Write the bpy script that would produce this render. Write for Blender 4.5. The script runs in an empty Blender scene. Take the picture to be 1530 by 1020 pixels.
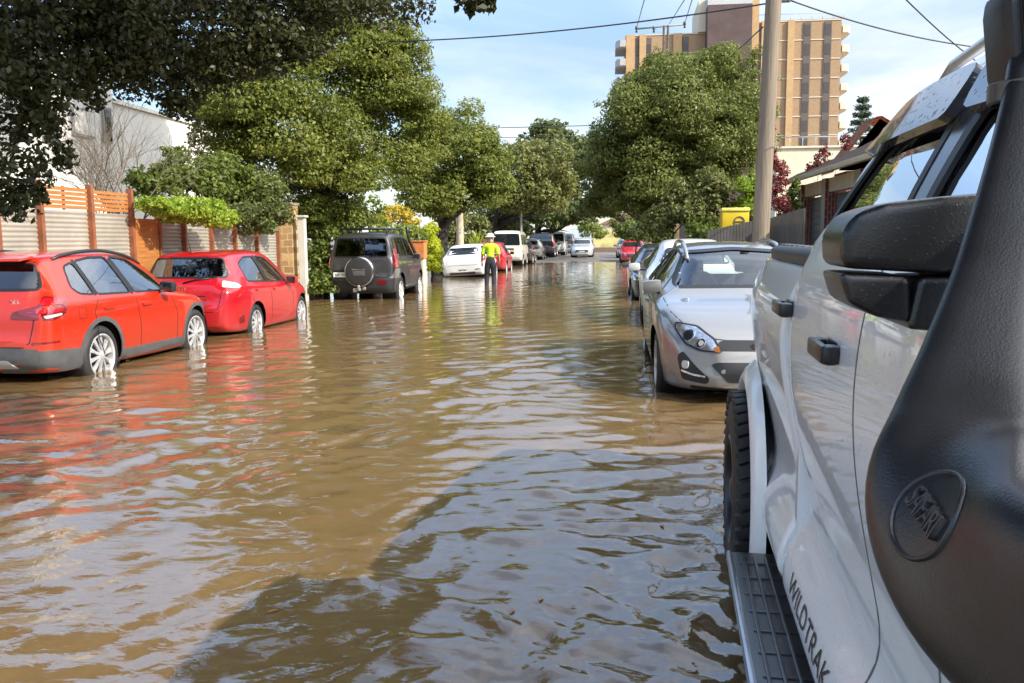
import bpy, bmesh, math, random
import numpy as np
from mathutils import Vector, Matrix, Euler
from mathutils.bvhtree import BVHTree
R_ = math.radians
rng = np.random.default_rng(11)
random.seed(5)
scene = bpy.context.scene
COL = scene.collection

# ------------------------------------------------------------------ camera model (for working out where things stand)
FPX, CAMH, PITCH, YAW, ROLL = 1300.0, 1.45, R_(6.72), R_(6.4), R_(-0.5)
CAMROT = Matrix.Rotation(YAW, 3, 'Z') @ Matrix.Rotation(math.pi/2-PITCH, 3, 'X') @ Matrix.Rotation(ROLL, 3, 'Z')
CAMPOS = Vector((0, 0, CAMH))
def ray(px, py):
    return CAMROT @ Vector(((px-765)/FPX, -(py-510)/FPX, -1.0))
def AY(px, py, Y):
    d = ray(px, py); return CAMPOS + d*(Y/d.y)
def AX(px, py, X):
    d = ray(px, py); return CAMPOS + d*(X/d.x)
def GZ(px, py, z=0.0):
    d = ray(px, py); return CAMPOS + d*((z-CAMH)/d.z)

cam = bpy.data.cameras.new("camera"); cam_o = bpy.data.objects.new("camera", cam); COL.objects.link(cam_o)
cam_o.matrix_world = Matrix.Translation(CAMPOS) @ CAMROT.to_4x4()
cam.sensor_width = 36; cam.lens = FPX/1530*36; cam.clip_start = 0.05; cam.clip_end = 5000
scene.camera = cam_o

# ------------------------------------------------------------------ objects
def link(o, parent=None):
    COL.objects.link(o)
    if parent is not None: o.parent = parent
    return o
def tag(o, label, cat, group=None, kind=None):
    if label: o['label'] = label
    if cat: o['category'] = cat
    if group: o['group'] = group
    if kind: o['kind'] = kind
    return o
def empty(name, loc=(0, 0, 0), rotz=0.0, label=None, cat=None, group=None):
    o = bpy.data.objects.new(name, None); COL.objects.link(o)
    o.location = loc; o.rotation_euler = (0, 0, rotz); o.empty_display_size = .2
    return tag(o, label, cat, group)
def mesh_obj(name, bm, mats, parent=None, smooth=True, angle=None):
    me = bpy.data.meshes.new(name)
    bmesh.ops.recalc_face_normals(bm, faces=bm.faces) if angle == 'recalc' else None
    bm.to_mesh(me); bm.free()
    for m in (mats if isinstance(mats, (list, tuple)) else [mats]): me.materials.append(m)
    if smooth:
        me.polygons.foreach_set('use_smooth', [True]*len(me.polygons))
        if isinstance(angle, (int, float)): me.set_sharp_from_angle(angle=R_(angle))
    o = bpy.data.objects.new(name, me)
    return link(o, parent)
def arr_obj(name, verts, faces, mats, parent=None, smooth=False, matidx=None):
    """fast mesh from numpy arrays; faces is (N,k)"""
    me = bpy.data.meshes.new(name)
    n, k = faces.shape
    me.vertices.add(len(verts)); me.vertices.foreach_set('co', np.ascontiguousarray(verts, dtype=np.float32).ravel())
    me.loops.add(n*k); me.loops.foreach_set('vertex_index', np.ascontiguousarray(faces, dtype=np.int32).ravel())
    me.polygons.add(n); me.polygons.foreach_set('loop_start', np.arange(0, n*k, k, dtype=np.int32))
    me.polygons.foreach_set('loop_total', np.full(n, k, dtype=np.int32))
    if smooth: me.polygons.foreach_set('use_smooth', np.ones(n, dtype=bool))
    if matidx is not None: me.polygons.foreach_set('material_index', matidx.astype(np.int32))
    me.update(calc_edges=True); me.validate()
    for m in (mats if isinstance(mats, (list, tuple)) else [mats]): me.materials.append(m)
    return link(bpy.data.objects.new(name, me), parent)

def add_box(bm, c, s, rot=None, bevel=0.0, mi=0):
    r = bmesh.ops.create_cube(bm, size=1.0)
    vs = r['verts']
    M = Matrix.Translation(Vector(c)) @ (rot.to_4x4() if rot is not None else Matrix.Identity(4)) @ Matrix.Diagonal((s[0], s[1], s[2], 1))
    bmesh.ops.transform(bm, matrix=M, verts=vs)
    fs = {f for v in vs for f in v.link_faces}
    if bevel > 0:
        es = list({e for v in vs for e in v.link_edges})
        rb = bmesh.ops.bevel(bm, geom=es, offset=bevel, segments=2, affect='EDGES', profile=.6)
        fs = set(rb['faces']) | {f for v in rb['verts'] for f in v.link_faces}
    for f in fs:
        if f.is_valid: f.material_index = mi
def add_tube(bm, pts, radii, seg=10, caps=True, mi=0):
    pts = [Vector(p) for p in pts]
    if not isinstance(radii, (list, tuple)): radii = [radii]*len(pts)
    rings = []
    prev = None
    for i, p in enumerate(pts):
        t = (pts[min(i+1, len(pts)-1)] - pts[max(i-1, 0)]).normalized()
        if prev is None:
            a = Vector((0, 0, 1)) if abs(t.z) < .9 else Vector((1, 0, 0))
            u = t.cross(a).normalized()
        else:
            u = (prev - t*prev.dot(t)).normalized()
        prev = u; v = t.cross(u)
        rings.append([bm.verts.new(p + (u*math.cos(2*math.pi*k/seg)+v*math.sin(2*math.pi*k/seg))*radii[i]) for k in range(seg)])
    for a, b in zip(rings[:-1], rings[1:]):
        for k in range(seg):
            f = bm.faces.new((a[k], a[(k+1) % seg], b[(k+1) % seg], b[k])); f.material_index = mi
    if caps:
        f = bm.faces.new(rings[0][::-1]); f.material_index = mi
        f = bm.faces.new(rings[-1]); f.material_index = mi
def add_lathe(bm, prof, seg=32, axis='y', c=(0, 0, 0), mi=0, closed=False):
    """prof: list of (radius, offset along axis)"""
    rings = []
    for r, h in prof:
        ring = []
        for k in range(seg):
            a = 2*math.pi*k/seg
            if axis == 'y': p = (r*math.cos(a), h, r*math.sin(a))
            elif axis == 'x': p = (h, r*math.cos(a), r*math.sin(a))
            else: p = (r*math.cos(a), r*math.sin(a), h)
            ring.append(bm.verts.new(Vector(p)+Vector(c)))
        rings.append(ring)
    prs = list(zip(rings[:-1], rings[1:])) + ([(rings[-1], rings[0])] if closed else [])
    for a, b in prs:
        for k in range(seg):
            f = bm.faces.new((a[k], a[(k+1) % seg], b[(k+1) % seg], b[k])); f.material_index = mi
    return rings
def add_prism(bm, poly, y0, y1, mi=0):
    """poly in (x,z), extruded in y"""
    a = [bm.verts.new((x, y0, z)) for x, z in poly]; b = [bm.verts.new((x, y1, z)) for x, z in poly]
    n = len(poly)
    fs = [bm.faces.new(a), bm.faces.new(b[::-1])]
    for i in range(n): fs.append(bm.faces.new((a[i], b[i], b[(i+1) % n], a[(i+1) % n])))
    for f in fs: f.material_index = mi
    bmesh.ops.recalc_face_normals(bm, faces=fs)
def copy_tree(o, parent=None):
    c = o.copy(); COL.objects.link(c)
    if parent is not None: c.parent = parent
    for ch in list(o.children): copy_tree(ch, c)
    return c
def text_mesh(s, size, extrude, name, mat, parent=None, shear=0.0):
    cu = bpy.data.curves.new('lettering', 'FONT'); cu.body = s; cu.size = size; cu.extrude = extrude
    cu.align_x = 'CENTER'; cu.align_y = 'CENTER'; cu.shear = shear; cu.resolution_u = 3
    t = bpy.data.objects.new('lettering', cu); COL.objects.link(t)
    dg = bpy.context.evaluated_depsgraph_get()
    me = bpy.data.meshes.new_from_object(t.evaluated_get(dg))
    bpy.data.objects.remove(t); bpy.data.curves.remove(cu)
    me.name = name; me.materials.clear(); me.materials.append(mat)
    return link(bpy.data.objects.new(name, me), parent)

# ------------------------------------------------------------------ materials
MATS = {}
class NT:
    def __init__(s, name):
        s.m = bpy.data.materials.new(name); s.m.use_nodes = True; s.t = s.m.node_tree; s.t.nodes.clear()
        s.out = s.n('ShaderNodeOutputMaterial')
    def n(s, typ, **kw):
        nd = s.t.nodes.new(typ)
        for k, v in kw.items():
            if k.startswith('i_'):
                key = k[2:]; key = int(key) if key.isdigit() else key.replace('_', ' ')
                nd.inputs[key].default_value = v
            else: setattr(nd, k, v)
        return nd
    def l(s, a, b): s.t.links.new(a, b)
    def noise(s, scale, detail=4, rough=.55, vec=None, w=None):
        nd = s.n('ShaderNodeTexNoise'); nd.inputs['Scale'].default_value = scale; nd.inputs['Detail'].default_value = detail
        nd.inputs['Roughness'].default_value = rough
        if vec is not None: s.l(vec, nd.inputs['Vector'])
        return nd
    def ramp(s, fac, stops):
        r = s.n('ShaderNodeValToRGB'); e = r.color_ramp.elements
        while len(e) < len(stops): e.new(.5)
        for el, (p, c) in zip(e, stops):
            el.position = p; el.color = (*c, 1) if len(c) == 3 else c
        s.l(fac, r.inputs[0]); return r
    def mix(s, fac, a, b, blend='MIX'):
        m = s.n('ShaderNodeMix'); m.data_type = 'RGBA'; m.blend_type = blend
        for sock, v in ((m.inputs[0], fac), (m.inputs[6], a), (m.inputs[7], b)):
            if hasattr(v, 'is_linked') or isinstance(v, bpy.types.NodeSocket): s.l(v, sock)
            elif isinstance(v, (int, float)): sock.default_value = v
            else: sock.default_value = (*v, 1) if len(v) == 3 else v
        return m.outputs[2]
    def math(s, op, a, b=None):
        m = s.n('ShaderNodeMath'); m.operation = op
        for sock, v in ((m.inputs[0], a), (m.inputs[1], b)):
            if v is None: continue
            if isinstance(v, (int, float)): sock.default_value = v
            else: s.l(v, sock)
        return m.outputs[0]
    def geo(s): return s.n('ShaderNodeNewGeometry')
    def obj(s): return s.n('ShaderNodeTexCoord').outputs['Object']
    def bump(s, h, strength=.3, dist=.01, normal=None):
        b = s.n('ShaderNodeBump'); b.inputs['Strength'].default_value = strength; b.inputs['Distance'].default_value = dist
        s.l(h, b.inputs['Height'])
        if normal is not None: s.l(normal, b.inputs['Normal'])
        return b.outputs[0]
    def pbr(s, color, rough=.5, metal=0., **kw):
        p = s.n('ShaderNodeBsdfPrincipled')
        for key, v in [('Base Color', color), ('Roughness', rough), ('Metallic', metal)] + list(kw.items()):
            sock = p.inputs[key.replace('_', ' ')]
            if isinstance(v, bpy.types.NodeSocket): s.l(v, sock)
            elif isinstance(v, (int, float)): sock.default_value = v
            else: sock.default_value = (*v, 1) if (len(v) == 3 and sock.type == 'RGBA') else v
        s.l(p.outputs[0], s.out.inputs[0]); return p
def simple(name, col, rough=.5, metal=0., var=.15, scale=6., bump=0., bscale=40., **kw):
    if name in MATS: return MATS[name]
    t = NT(name); n = t.noise(scale, 5, vec=t.obj())
    a = tuple(c*(1-var) for c in col); b = tuple(min(1, c*(1+var)) for c in col)
    c = t.ramp(n.outputs[0], [(.3, a), (.7, b)]).outputs[0]
    if bump > 0:
        kw['Normal'] = t.bump(t.noise(bscale, 4, vec=t.obj()).outputs[0], bump, .01)
    t.pbr(c, rough, metal, **kw)
    MATS[name] = t.m; return t.m
def paint(name, col, metal=0., rough=.35, flake=0.0, wet=0.0, dirt=.5, coat=1.0, cr=.03):
    """car paint: clear coat, road film towards the sills, dark where seen from inside, optional rain beads"""
    if name in MATS: return MATS[name]
    t = NT(name); g = t.geo(); oc = t.obj()
    sep = t.n('ShaderNodeSeparateXYZ'); t.l(oc, sep.inputs[0])
    n = t.noise(3.0, 6, .65, vec=oc)
    film = t.math('MULTIPLY', t.n('ShaderNodeMapRange', clamp=True).outputs[0], 1.0)
    mr = film.node.inputs[0].links[0].from_node
    t.l(sep.outputs[2], mr.inputs[0]); mr.inputs[1].default_value = .75; mr.inputs[2].default_value = .15; mr.inputs[3].default_value = 0; mr.inputs[4].default_value = dirt
    f = t.math('MULTIPLY', film, n.outputs[0])
    base = t.mix(f, col, (.20, .15, .10))
    n2 = t.noise(1.2, 3, .5, vec=oc)
    base = t.mix(t.math('MULTIPLY', n2.outputs[0], .12), base, tuple(c*.6 for c in col))
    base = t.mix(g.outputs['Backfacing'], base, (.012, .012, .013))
    rr = t.math('ADD', t.math('MULTIPLY', f, .5), rough)
    kw = {'Coat Weight': coat, 'Coat Roughness': cr}
    if wet > 0:
        vo = t.n('ShaderNodeTexVoronoi'); vo.inputs['Scale'].default_value = 95; vo.inputs['Randomness'].default_value = 1.0
        t.l(oc, vo.inputs['Vector'])
        sepc = t.n('ShaderNodeSeparateColor'); t.l(vo.outputs['Color'], sepc.inputs[0])
        gate = t.math('GREATER_THAN', sepc.outputs[0], .45)
        rad = t.math('MULTIPLY', sepc.outputs[1], .42)
        d = t.math('SUBTRACT', rad, vo.outputs['Distance'])
        d = t.math('MULTIPLY', t.math('MAXIMUM', d, 0.0), gate)
        nm = t.bump(d, wet, .012)
        kw['Normal'] = nm; kw['Coat Normal'] = nm
    t.pbr(base, rr, metal, **kw)
    MATS[name] = t.m; return t.m
def glassy(name, tint, refl=.06, rough=0.0, fac=None):
    if name in MATS: return MATS[name]
    t = NT(name)
    tr = t.n('ShaderNodeBsdfTransparent'); tr.inputs[0].default_value = (*tint, 1)
    gl = t.n('ShaderNodeBsdfGlossy'); gl.inputs['Roughness'].default_value = rough; gl.inputs[0].default_value = (1, 1, 1, 1)
    fr = t.n('ShaderNodeFresnel'); fr.inputs[0].default_value = 1.52
    mx = t.n('ShaderNodeMixShader')
    f = t.math('MINIMUM', t.math('ADD', t.math('MULTIPLY', fr.outputs[0], 1.25), refl), 1.0)
    t.l(f, mx.inputs[0]); t.l(tr.outputs[0], mx.inputs[1]); t.l(gl.outputs[0], mx.inputs[2]); t.l(mx.outputs[0], t.out.inputs[0])
    MATS[name] = t.m; return t.m
GLASS = glassy('window_glass', (.80, .86, .84), .14)
DARKGLASS = glassy('tinted_glass', (.10, .11, .12), .05)
def opaque_glass(name='dark_glass', col=(.012, .015, .018)):
    return simple(name, col, .04, 0, .1, Specular_IOR_Level=.9)
BLACKP = simple('black_plastic', (.022, .022, .024), .45, 0, .2, bump=.08, bscale=300)
DARKP = simple('dark_trim', (.008, .008, .009), .5, 0, .1)
GREYCLAD = simple('grey_cladding', (.075, .077, .08), .5, 0, .2)
RUBBER = simple('tyre_rubber', (.018, .018, .019), .62, 0, .25, bump=.25, bscale=120)
CHROME = simple('chrome', (.75, .75, .76), .12, 1.0, .05)
ALLOY = simple('wheel_alloy', (.52, .52, .53), .35, .45, .3, 9)
ALLOYD = simple('dark_wheel_alloy', (.05, .05, .052), .35, .6, .1)
REDL = simple('red_lens', (.45, .008, .012), .08, 0, .1, Coat_Weight=1.0, Emission_Strength=0.0)
DARKREDL = simple('dark_red_lens', (.16, .006, .01), .08, 0, .1, Coat_Weight=1.0)
WHITEL = simple('white_lens', (.45, .43, .41), .15, .1, .1, Coat_Weight=1.0)
AMBERL = simple('amber_lens', (.22, .08, .02), .15, 0, .1, Coat_Weight=1.0)
HEADL = simple('headlamp_reflector', (.55, .56, .58), .15, .85, .3, scale=25)
PLATE = simple('plate_white', (.78, .78, .74), .4, 0, .05)
SEAT = simple('car_seat_cloth', (.03, .03, .032), .8, 0, .3)
SEATB = simple('car_seat_beige', (.25, .21, .16), .8, 0, .2)
# ------------------------------------------------------------------ car builder
def pchip(tab, x):
    t = np.array(tab, float); xs, ys = t[:, 0], t[:, 1]
    h = np.diff(xs); d = np.diff(ys)/h
    m = np.zeros(len(xs)); m[0] = d[0]; m[-1] = d[-1]
    for i in range(1, len(xs)-1):
        if d[i-1]*d[i] > 0:
            w1 = 2*h[i]+h[i-1]; w2 = h[i]+2*h[i-1]
            m[i] = (w1+w2)/(w1/d[i-1]+w2/d[i])
    x = np.clip(x, xs[0], xs[-1]); k = np.clip(np.searchsorted(xs, x)-1, 0, len(xs)-2)
    s = (x-xs[k])/h[k]
    return ((2*s**3-3*s**2+1)*ys[k] + (s**3-2*s**2+s)*h[k]*m[k] + (-2*s**3+3*s**2)*ys[k+1] + (s**3-s**2)*h[k]*m[k+1])
def chaikin(p, it=2):
    p = np.array(p, float)
    for _ in range(it):
        q = [p[0]]
        for a, b in zip(p[:-1], p[1:]): q += [a*.75+b*.25, a*.25+b*.75]
        q.append(p[-1]); p = np.array(q)
    return p
def round_poly(pts, r=.05, n=3):
    out = []; N = len(pts)
    for i in range(N):
        p0, p1, p2 = (np.array(pts[(i+k) % N], float) for k in (-1, 0, 1))
        a = p0-p1; b = p2-p1; la, lb = np.linalg.norm(a), np.linalg.norm(b)
        rr = min(r, la*.45, lb*.45)
        s, e = p1+a/la*rr, p1+b/lb*rr
        for k in range(n+1):
            t = k/n; out.append(tuple((1-t)**2*s+2*t*(1-t)*p1+t**2*e))
    return out
def car_section(w, zb, zs, zt, wr, crease=1.0, low=None):
    hg = max(zt-zs, .004)
    ez = zt - min(.11, .42*hg); sh = w*.955
    wr = min(wr, sh*.985)
    hb = zs-zb
    pts = [(0, zb), (w*.84, zb), (w*.955, zb+.03*min(1, hb/.4)), (w*.985, zb+.25*hb), (w, zb+.5*hb), (w*1.0, zb+.78*hb), (w*.985, zb+.93*hb), (sh, zs)]
    pts += [(sh*.6+wr*.4+.012*min(1, hg/.3), zs+.42*(ez-zs)), (wr+.015*min(1, hg/.3), ez), (wr*.93, zt-.035*min(1, hg/.3)), (wr*.6, zt-.006), (0, zt)]
    return pts
class Shell:
    """lofted closed body; x forward, y left, z up"""
    def __init__(s, sp, step=.05, it=2, section=car_section, cap=.9):
        sx, sy = sp.get('sx', 1), sp.get('sy', 1)
        sc = lambda tab: [(x*sx, v) for x, v in tab]
        top, belt, bot = sc(sp['top']), sc(sp['belt']), sc(sp['bot'])
        plan = [(x*sx, v*sy) for x, v in sp['plan']]; roofw = [(x*sx, v*sy) for x, v in sp['roofw']]
        L = sp['L']*sx; s.L = L; s.plan = plan
        xs = list(np.arange(0, L, step)) + [L] + [x for x, _ in top] + [.01, .02, .035, L-.01, L-.02, L-.035]
        xs = sorted(set(round(float(x), 3) for x in xs if 0 <= x <= L))
        keep = [xs[0]]
        for x in xs[1:]:
            if x-keep[-1] > .008: keep.append(x)
        if keep[-1] < L-.0005: keep[-1] = L
        xs = np.array(keep)
        zt, zs, zb, w, wr = pchip(top, xs), pchip(belt, xs), pchip(bot, xs), pchip(plan, xs), pchip(roofw, xs)
        zs = np.minimum(zs, zt-.004)
        secs = [chaikin(section(w[i], zb[i], zs[i], zt[i], wr[i]), it) for i in range(len(xs))]
        bm = bmesh.new(); rings = []
        def ring(x, sec):
            r = [bm.verts.new((x, -y, z)) for y, z in sec] + [bm.verts.new((x, y, z)) for y, z in sec[-2:0:-1]]
            return r
        def capsec(sec, k):
            zc = (sec[0][1]+sec[-1][1])/2; return [(y*k, zc+(z-zc)*k) for y, z in sec]
        rings.append(ring(-.022, capsec(secs[0], .55))); rings.append(ring(-.018, capsec(secs[0], cap)))
        for x, sec in zip(xs, secs): rings.append(ring(float(x), sec))
        rings.append(ring(L+.018, capsec(secs[-1], cap))); rings.append(ring(L+.022, capsec(secs[-1], .55)))
        n = len(rings[0])
        for a, b in zip(rings[:-1], rings[1:]):
            for k in range(n): bm.faces.new((a[k], b[k], b[(k+1) % n], a[(k+1) % n]))
        for r, flip in ((rings[0], False), (rings[-1], True)):
            c = bm.verts.new(sum((v.co for v in r), Vector())/n)
            for k in range(n):
                f = (c, r[k], r[(k+1) % n]); bm.faces.new(f[::-1] if flip else f)
        bmesh.ops.recalc_face_normals(bm, faces=bm.faces)
        s.bm = bm; s.bvh = BVHTree.FromBMesh(bm)
    def view(s, v):
        phi = {'right': -90, 'left': 90, 'rear': 180, 'front': 0}.get(v, v)
        a = R_(phi); return Vector((math.cos(a), math.sin(a), 0)), Vector((-math.sin(a), math.cos(a), 0))
    def hit(s, u, z, v, off=0.0):
        if v == 'top':
            o = Vector((u, z, 9)); d = Vector((0, 0, -1))
        else:
            e, uu = s.view(v); base = Vector((s.L, 0, 0)) if e.x > .1 else Vector()
            o = base + e*9 + uu*u + Vector((0, 0, z)); d = -e
            if v == 'left': o = e*9 - uu*u + Vector((0, 0, z))
        p, nrm, _, _ = s.bvh.ray_cast(o, d)
        if p is None:
            p, nrm, _, _ = s.bvh.find_nearest(o + d*(9-(.85 if v in ('right', 'left') else 0)))
        return p + nrm*off, nrm
    def cut(s, poly, v):
        """open a convex hole in the shell, seen in view v ((u,z) outline)"""
        poly = [np.array(p) for p in poly]
        if v == 'left': uu = Vector((1, 0, 0)); e = Vector((0, 1, 0))
        else: e, uu = s.view(v)
        ar = sum(a[0]*b[1]-b[0]*a[1] for a, b in zip(poly, poly[1:]+poly[:1]))
        if ar < 0: poly = poly[::-1]
        lo = np.min(poly, axis=0)-.12; hi = np.max(poly, axis=0)+.12
        def cand():
            r = []
            for f in s.bm.faces:
                if f.normal.dot(e) < .08: continue
                c = f.calc_center_median(); u = c.dot(uu)
                if lo[0] <= u <= hi[0] and lo[1] <= c.z <= hi[1] and (v in ('front', 'rear') or c.dot(e) > .25): r.append(f)
            return r
        for a, b in zip(poly, poly[1:]+poly[:1]):
            t = b-a
            if np.hypot(*t) < 1e-6: continue
            nrm = (uu*float(t[1]) + Vector((0, 0, -float(t[0])))).normalized()
            co = uu*float(a[0])+Vector((0, 0, float(a[1])))
            fs = cand(); geom = list(set(fs) | {x for f in fs for x in f.edges} | {x for f in fs for x in f.verts})
            bmesh.ops.bisect_plane(s.bm, geom=geom, dist=1e-5, plane_co=co, plane_no=nrm)
        s.bm.normal_update()
        kill = []
        for f in cand():
            c = f.calc_center_median(); p = np.array((c.dot(uu), c.z))
            if all((b-a)[0]*(p-a)[1]-(b-a)[1]*(p-a)[0] > -1e-7 for a, b in zip(poly, poly[1:]+poly[:1])): kill.append(f)
        bmesh.ops.delete(s.bm, geom=kill, context='FACES')
    def patch_bm(s, poly, v, off=.003, rim=.012, step=.07, bm=None, mi=0):
        own = bm is None
        t = bmesh.new()
        f = t.faces.new([t.verts.new((p[0], p[1], 0)) for p in poly])
        P = np.array(poly); lo, hi = P.min(0), P.max(0)
        for ax in (0, 1):
            k = max(1, int((hi[ax]-lo[ax])/step))
            for i in range(1, k+1):
                q = lo[ax]+(hi[ax]-lo[ax])*i/(k+1)
                co = Vector((q, 0, 0)) if ax == 0 else Vector((0, q, 0)); no = Vector((1, 0, 0)) if ax == 0 else Vector((0, 1, 0))
                bmesh.ops.bisect_plane(t, geom=t.verts[:]+t.edges[:]+t.faces[:], plane_co=co, plane_no=no)
        nr = {}
        for vv in t.verts:
            p, n = s.hit(vv.co.x, vv.co.y, v, off); vv.co = p; nr[vv] = n
        if rim > 0:
            be = [e for e in t.edges if e.is_boundary]
            inner = {}
            for e in be:
                for vv in e.verts:
                    if vv not in inner: inner[vv] = t.verts.new(vv.co - nr[vv]*rim)
            for e in be:
                t.faces.new((e.verts[0], e.verts[1], inner[e.verts[1]], inner[e.verts[0]]))
        bmesh.ops.recalc_face_normals(t, faces=t.faces)
        ctr = sum((vv.co for vv in t.verts), Vector())/len(t.verts)
        if sum((ff.normal.dot(s.view(v)[0]) if v != 'top' else ff.normal.z) for ff in t.faces) < 0: bmesh.ops.reverse_faces(t, faces=t.faces)
        if own: return t
        join(bm, t, mi)
    def patch(s, name, poly, v, mat, parent, off=.003, rim=.012, step=.07):
        return mesh_obj(name, s.patch_bm(poly, v, off, rim, step), mat, parent, True, 40)
    def ribbon_bm(s, pts, width, v, off=.002, closed=False, rim=.004):
        p = [np.array(q, float) for q in pts]
        if closed: p = p + [p[0]]
        d = [p[0]]
        for a, b in zip(p[:-1], p[1:]):
            k = max(1, int(np.hypot(*(b-a))/.04))
            for i in range(1, k+1): d.append(a+(b-a)*i/k)
        bm = bmesh.new(); A = []; B = []
        N = len(d)
        for i in range(N):
            if closed: t = d[(i+1) % (N-1)] - d[(i-1) % (N-1)]
            else: t = d[min(i+1, N-1)]-d[max(i-1, 0)]
            t = t/(np.hypot(*t)+1e-9); nn = np.array((-t[1], t[0]))*width/2
            row = []
            for k, o in ((1, -rim), (1, off), (-1, off), (-1, -rim)):
                q, _ = s.hit(*(d[i]+nn*k), v, o); row.append(bm.verts.new(q))
            A.append(row)
        for a, b in zip(A[:-1], A[1:]):
            for k in range(3): bm.faces.new((a[k], a[k+1], b[k+1], b[k]))
        bmesh.ops.recalc_face_normals(bm, faces=bm.faces)
        return bm
    def ribbon(s, name, pts, width, v, mat, parent, off=.002, closed=False):
        return mesh_obj(name, s.ribbon_bm(pts, width, v, off, closed), mat, parent, True, 40)
def join(bm, t, mi=0):
    m = {}
    for v in t.verts: m[v] = bm.verts.new(v.co)
    for f in t.faces:
        try:
            nf = bm.faces.new([m[v] for v in f.verts]); nf.material_index = mi; nf.smooth = True
        except ValueError: pass
    t.free()

def make_wheel(parent, c, R, width, rimR, side, spokes=10, rimmat=None, detail=1, steer=0.0, style='multi', tread=False):
    """side -1: outer face towards -y"""
    bm = bmesh.new(); h = width/2; seg = 40 if detail else 18
    prof = [(rimR*.98, h*.55), (rimR, h*.85), (rimR+.012, h*.97), ((R+rimR)/2, h*1.02), (R-.035, h*.95), (R-.010, h*.82), (R, h*.55), (R+.001, 0), (R, -h*.55), (R-.010, -h*.82), (R-.035, -h*.95), ((R+rimR)/2, -h*1.02), (rimR+.012, -h*.97), (rimR, -h*.85), (rimR*.98, -h*.55)]
    add_lathe(bm, prof, seg, 'y', closed=True)
    if tread:
        for k in range(44):
            a = 2*math.pi*k/44
            for j, yy in enumerate((-.8, -.27, .27, .8)):
                aa = a + (.07 if j % 2 else 0)
                rot = Matrix.Rotation(-aa, 3, 'Y') @ Matrix.Rotation(.35 if j < 2 else -.35, 3, 'X')
                add_box(bm, (math.cos(aa)*(R+.004), yy*h*.92, math.sin(aa)*(R+.004)), (.028, h*.48, .046), rot, .004)
    w = mesh_obj('wheel', bm, RUBBER, parent, True, 50)
    w.location = c; w.rotation_euler = (0, 0, steer)
    bm = bmesh.new(); o = side*h
    add_lathe(bm, [(rimR+.006, o*.98), (rimR-.008, o*1.0), (rimR-.02, o*.9), (rimR-.03, o*.35), (rimR-.035, -o*.8)], seg, 'y')
    if detail:
        yo = o*.82
        for k in range(spokes):
            a = 2*math.pi*(k+.3)/spokes
            for da in ((-.055, .055) if style == 'multi' else (0,)):
                wd = .026 if style == 'multi' else .075
                pts = []
                for r, ww, dy in ((.03, wd*1.1, .012), (rimR*.55, wd, .004), (rimR-.012, wd*1.35, -.012)):
                    aa = a+da*(r/rimR)*1.4
                    cx, cz = r*math.cos(aa), r*math.sin(aa); tx, tz = -math.sin(aa), math.cos(aa)
                    y = yo+side*dy
                    pts.append([(cx+tx*ww*.5, y-side*.02, cz+tz*ww*.5), (cx+tx*ww*.38, y, cz+tz*ww*.38), (cx-tx*ww*.38, y, cz-tz*ww*.38), (cx-tx*ww*.5, y-side*.02, cz-tz*ww*.5)])
                vs = [[bm.verts.new(p) for p in row] for row in pts]
                for p, q in zip(vs[:-1], vs[1:]):
                    for i in range(3): bm.faces.new((p[i], p[i+1], q[i+1], q[i]))
        add_lathe(bm, [(.0005, yo+side*.02), (.04, yo+side*.018), (.058, yo+side*.006), (.06, yo-side*.03)], 20, 'y')
        bmesh.ops.recalc_face_normals(bm, faces=bm.faces)
        add_lathe(bm, [(.0005, o*.15), (rimR-.03, o*.15)], 24, 'y', mi=1)
    else:
        add_lathe(bm, [(.0005, o*.85), (rimR-.01, o*.8)], seg, 'y')
    rm = mesh_obj('rim', bm, [rimmat or ALLOY, DARKP], w, True, 35)
    return w
def side_pair(S, name, poly, mat, root, off=.003, rim=.012, step=.07, views=('right', 'left')):
    return [S.patch(name, poly, v, mat, root, off, rim, step) for v in views]
def circle(cx, cz, r, n=24, a0=0, a1=360):
    return [(cx+r*math.cos(R_(a0+(a1-a0)*k/n)), cz+r*math.sin(R_(a0+(a1-a0)*k/n))) for k in range(n+(0 if a1-a0 == 360 else 1))]
def make_mirror(root, x, z, w, mat, size=(.12, .20, .14)):
    for sd in (-1, 1):
        bm = bmesh.new()
        add_box(bm, (0, sd*size[1]*.55, 0), size, Matrix.Rotation(sd*.15, 3, 'Z') @ Matrix.Rotation(-sd*.08, 3, 'X'), min(size)*.38)
        add_box(bm, (0, -sd*.03, -size[2]*.35), (.06, .12, .03), None, .01, 1)
        add_box(bm, (-size[0]*.53, sd*size[1]*.55, 0), (.012, size[1]*.8, size[2]*.75), Matrix.Rotation(sd*.15, 3, 'Z'), .004, 2)
        m = mesh_obj('wing_mirror', bm, [mat, DARKP, opaque_glass()], root, True, 40); m.location = (x, sd*w, z)
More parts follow.
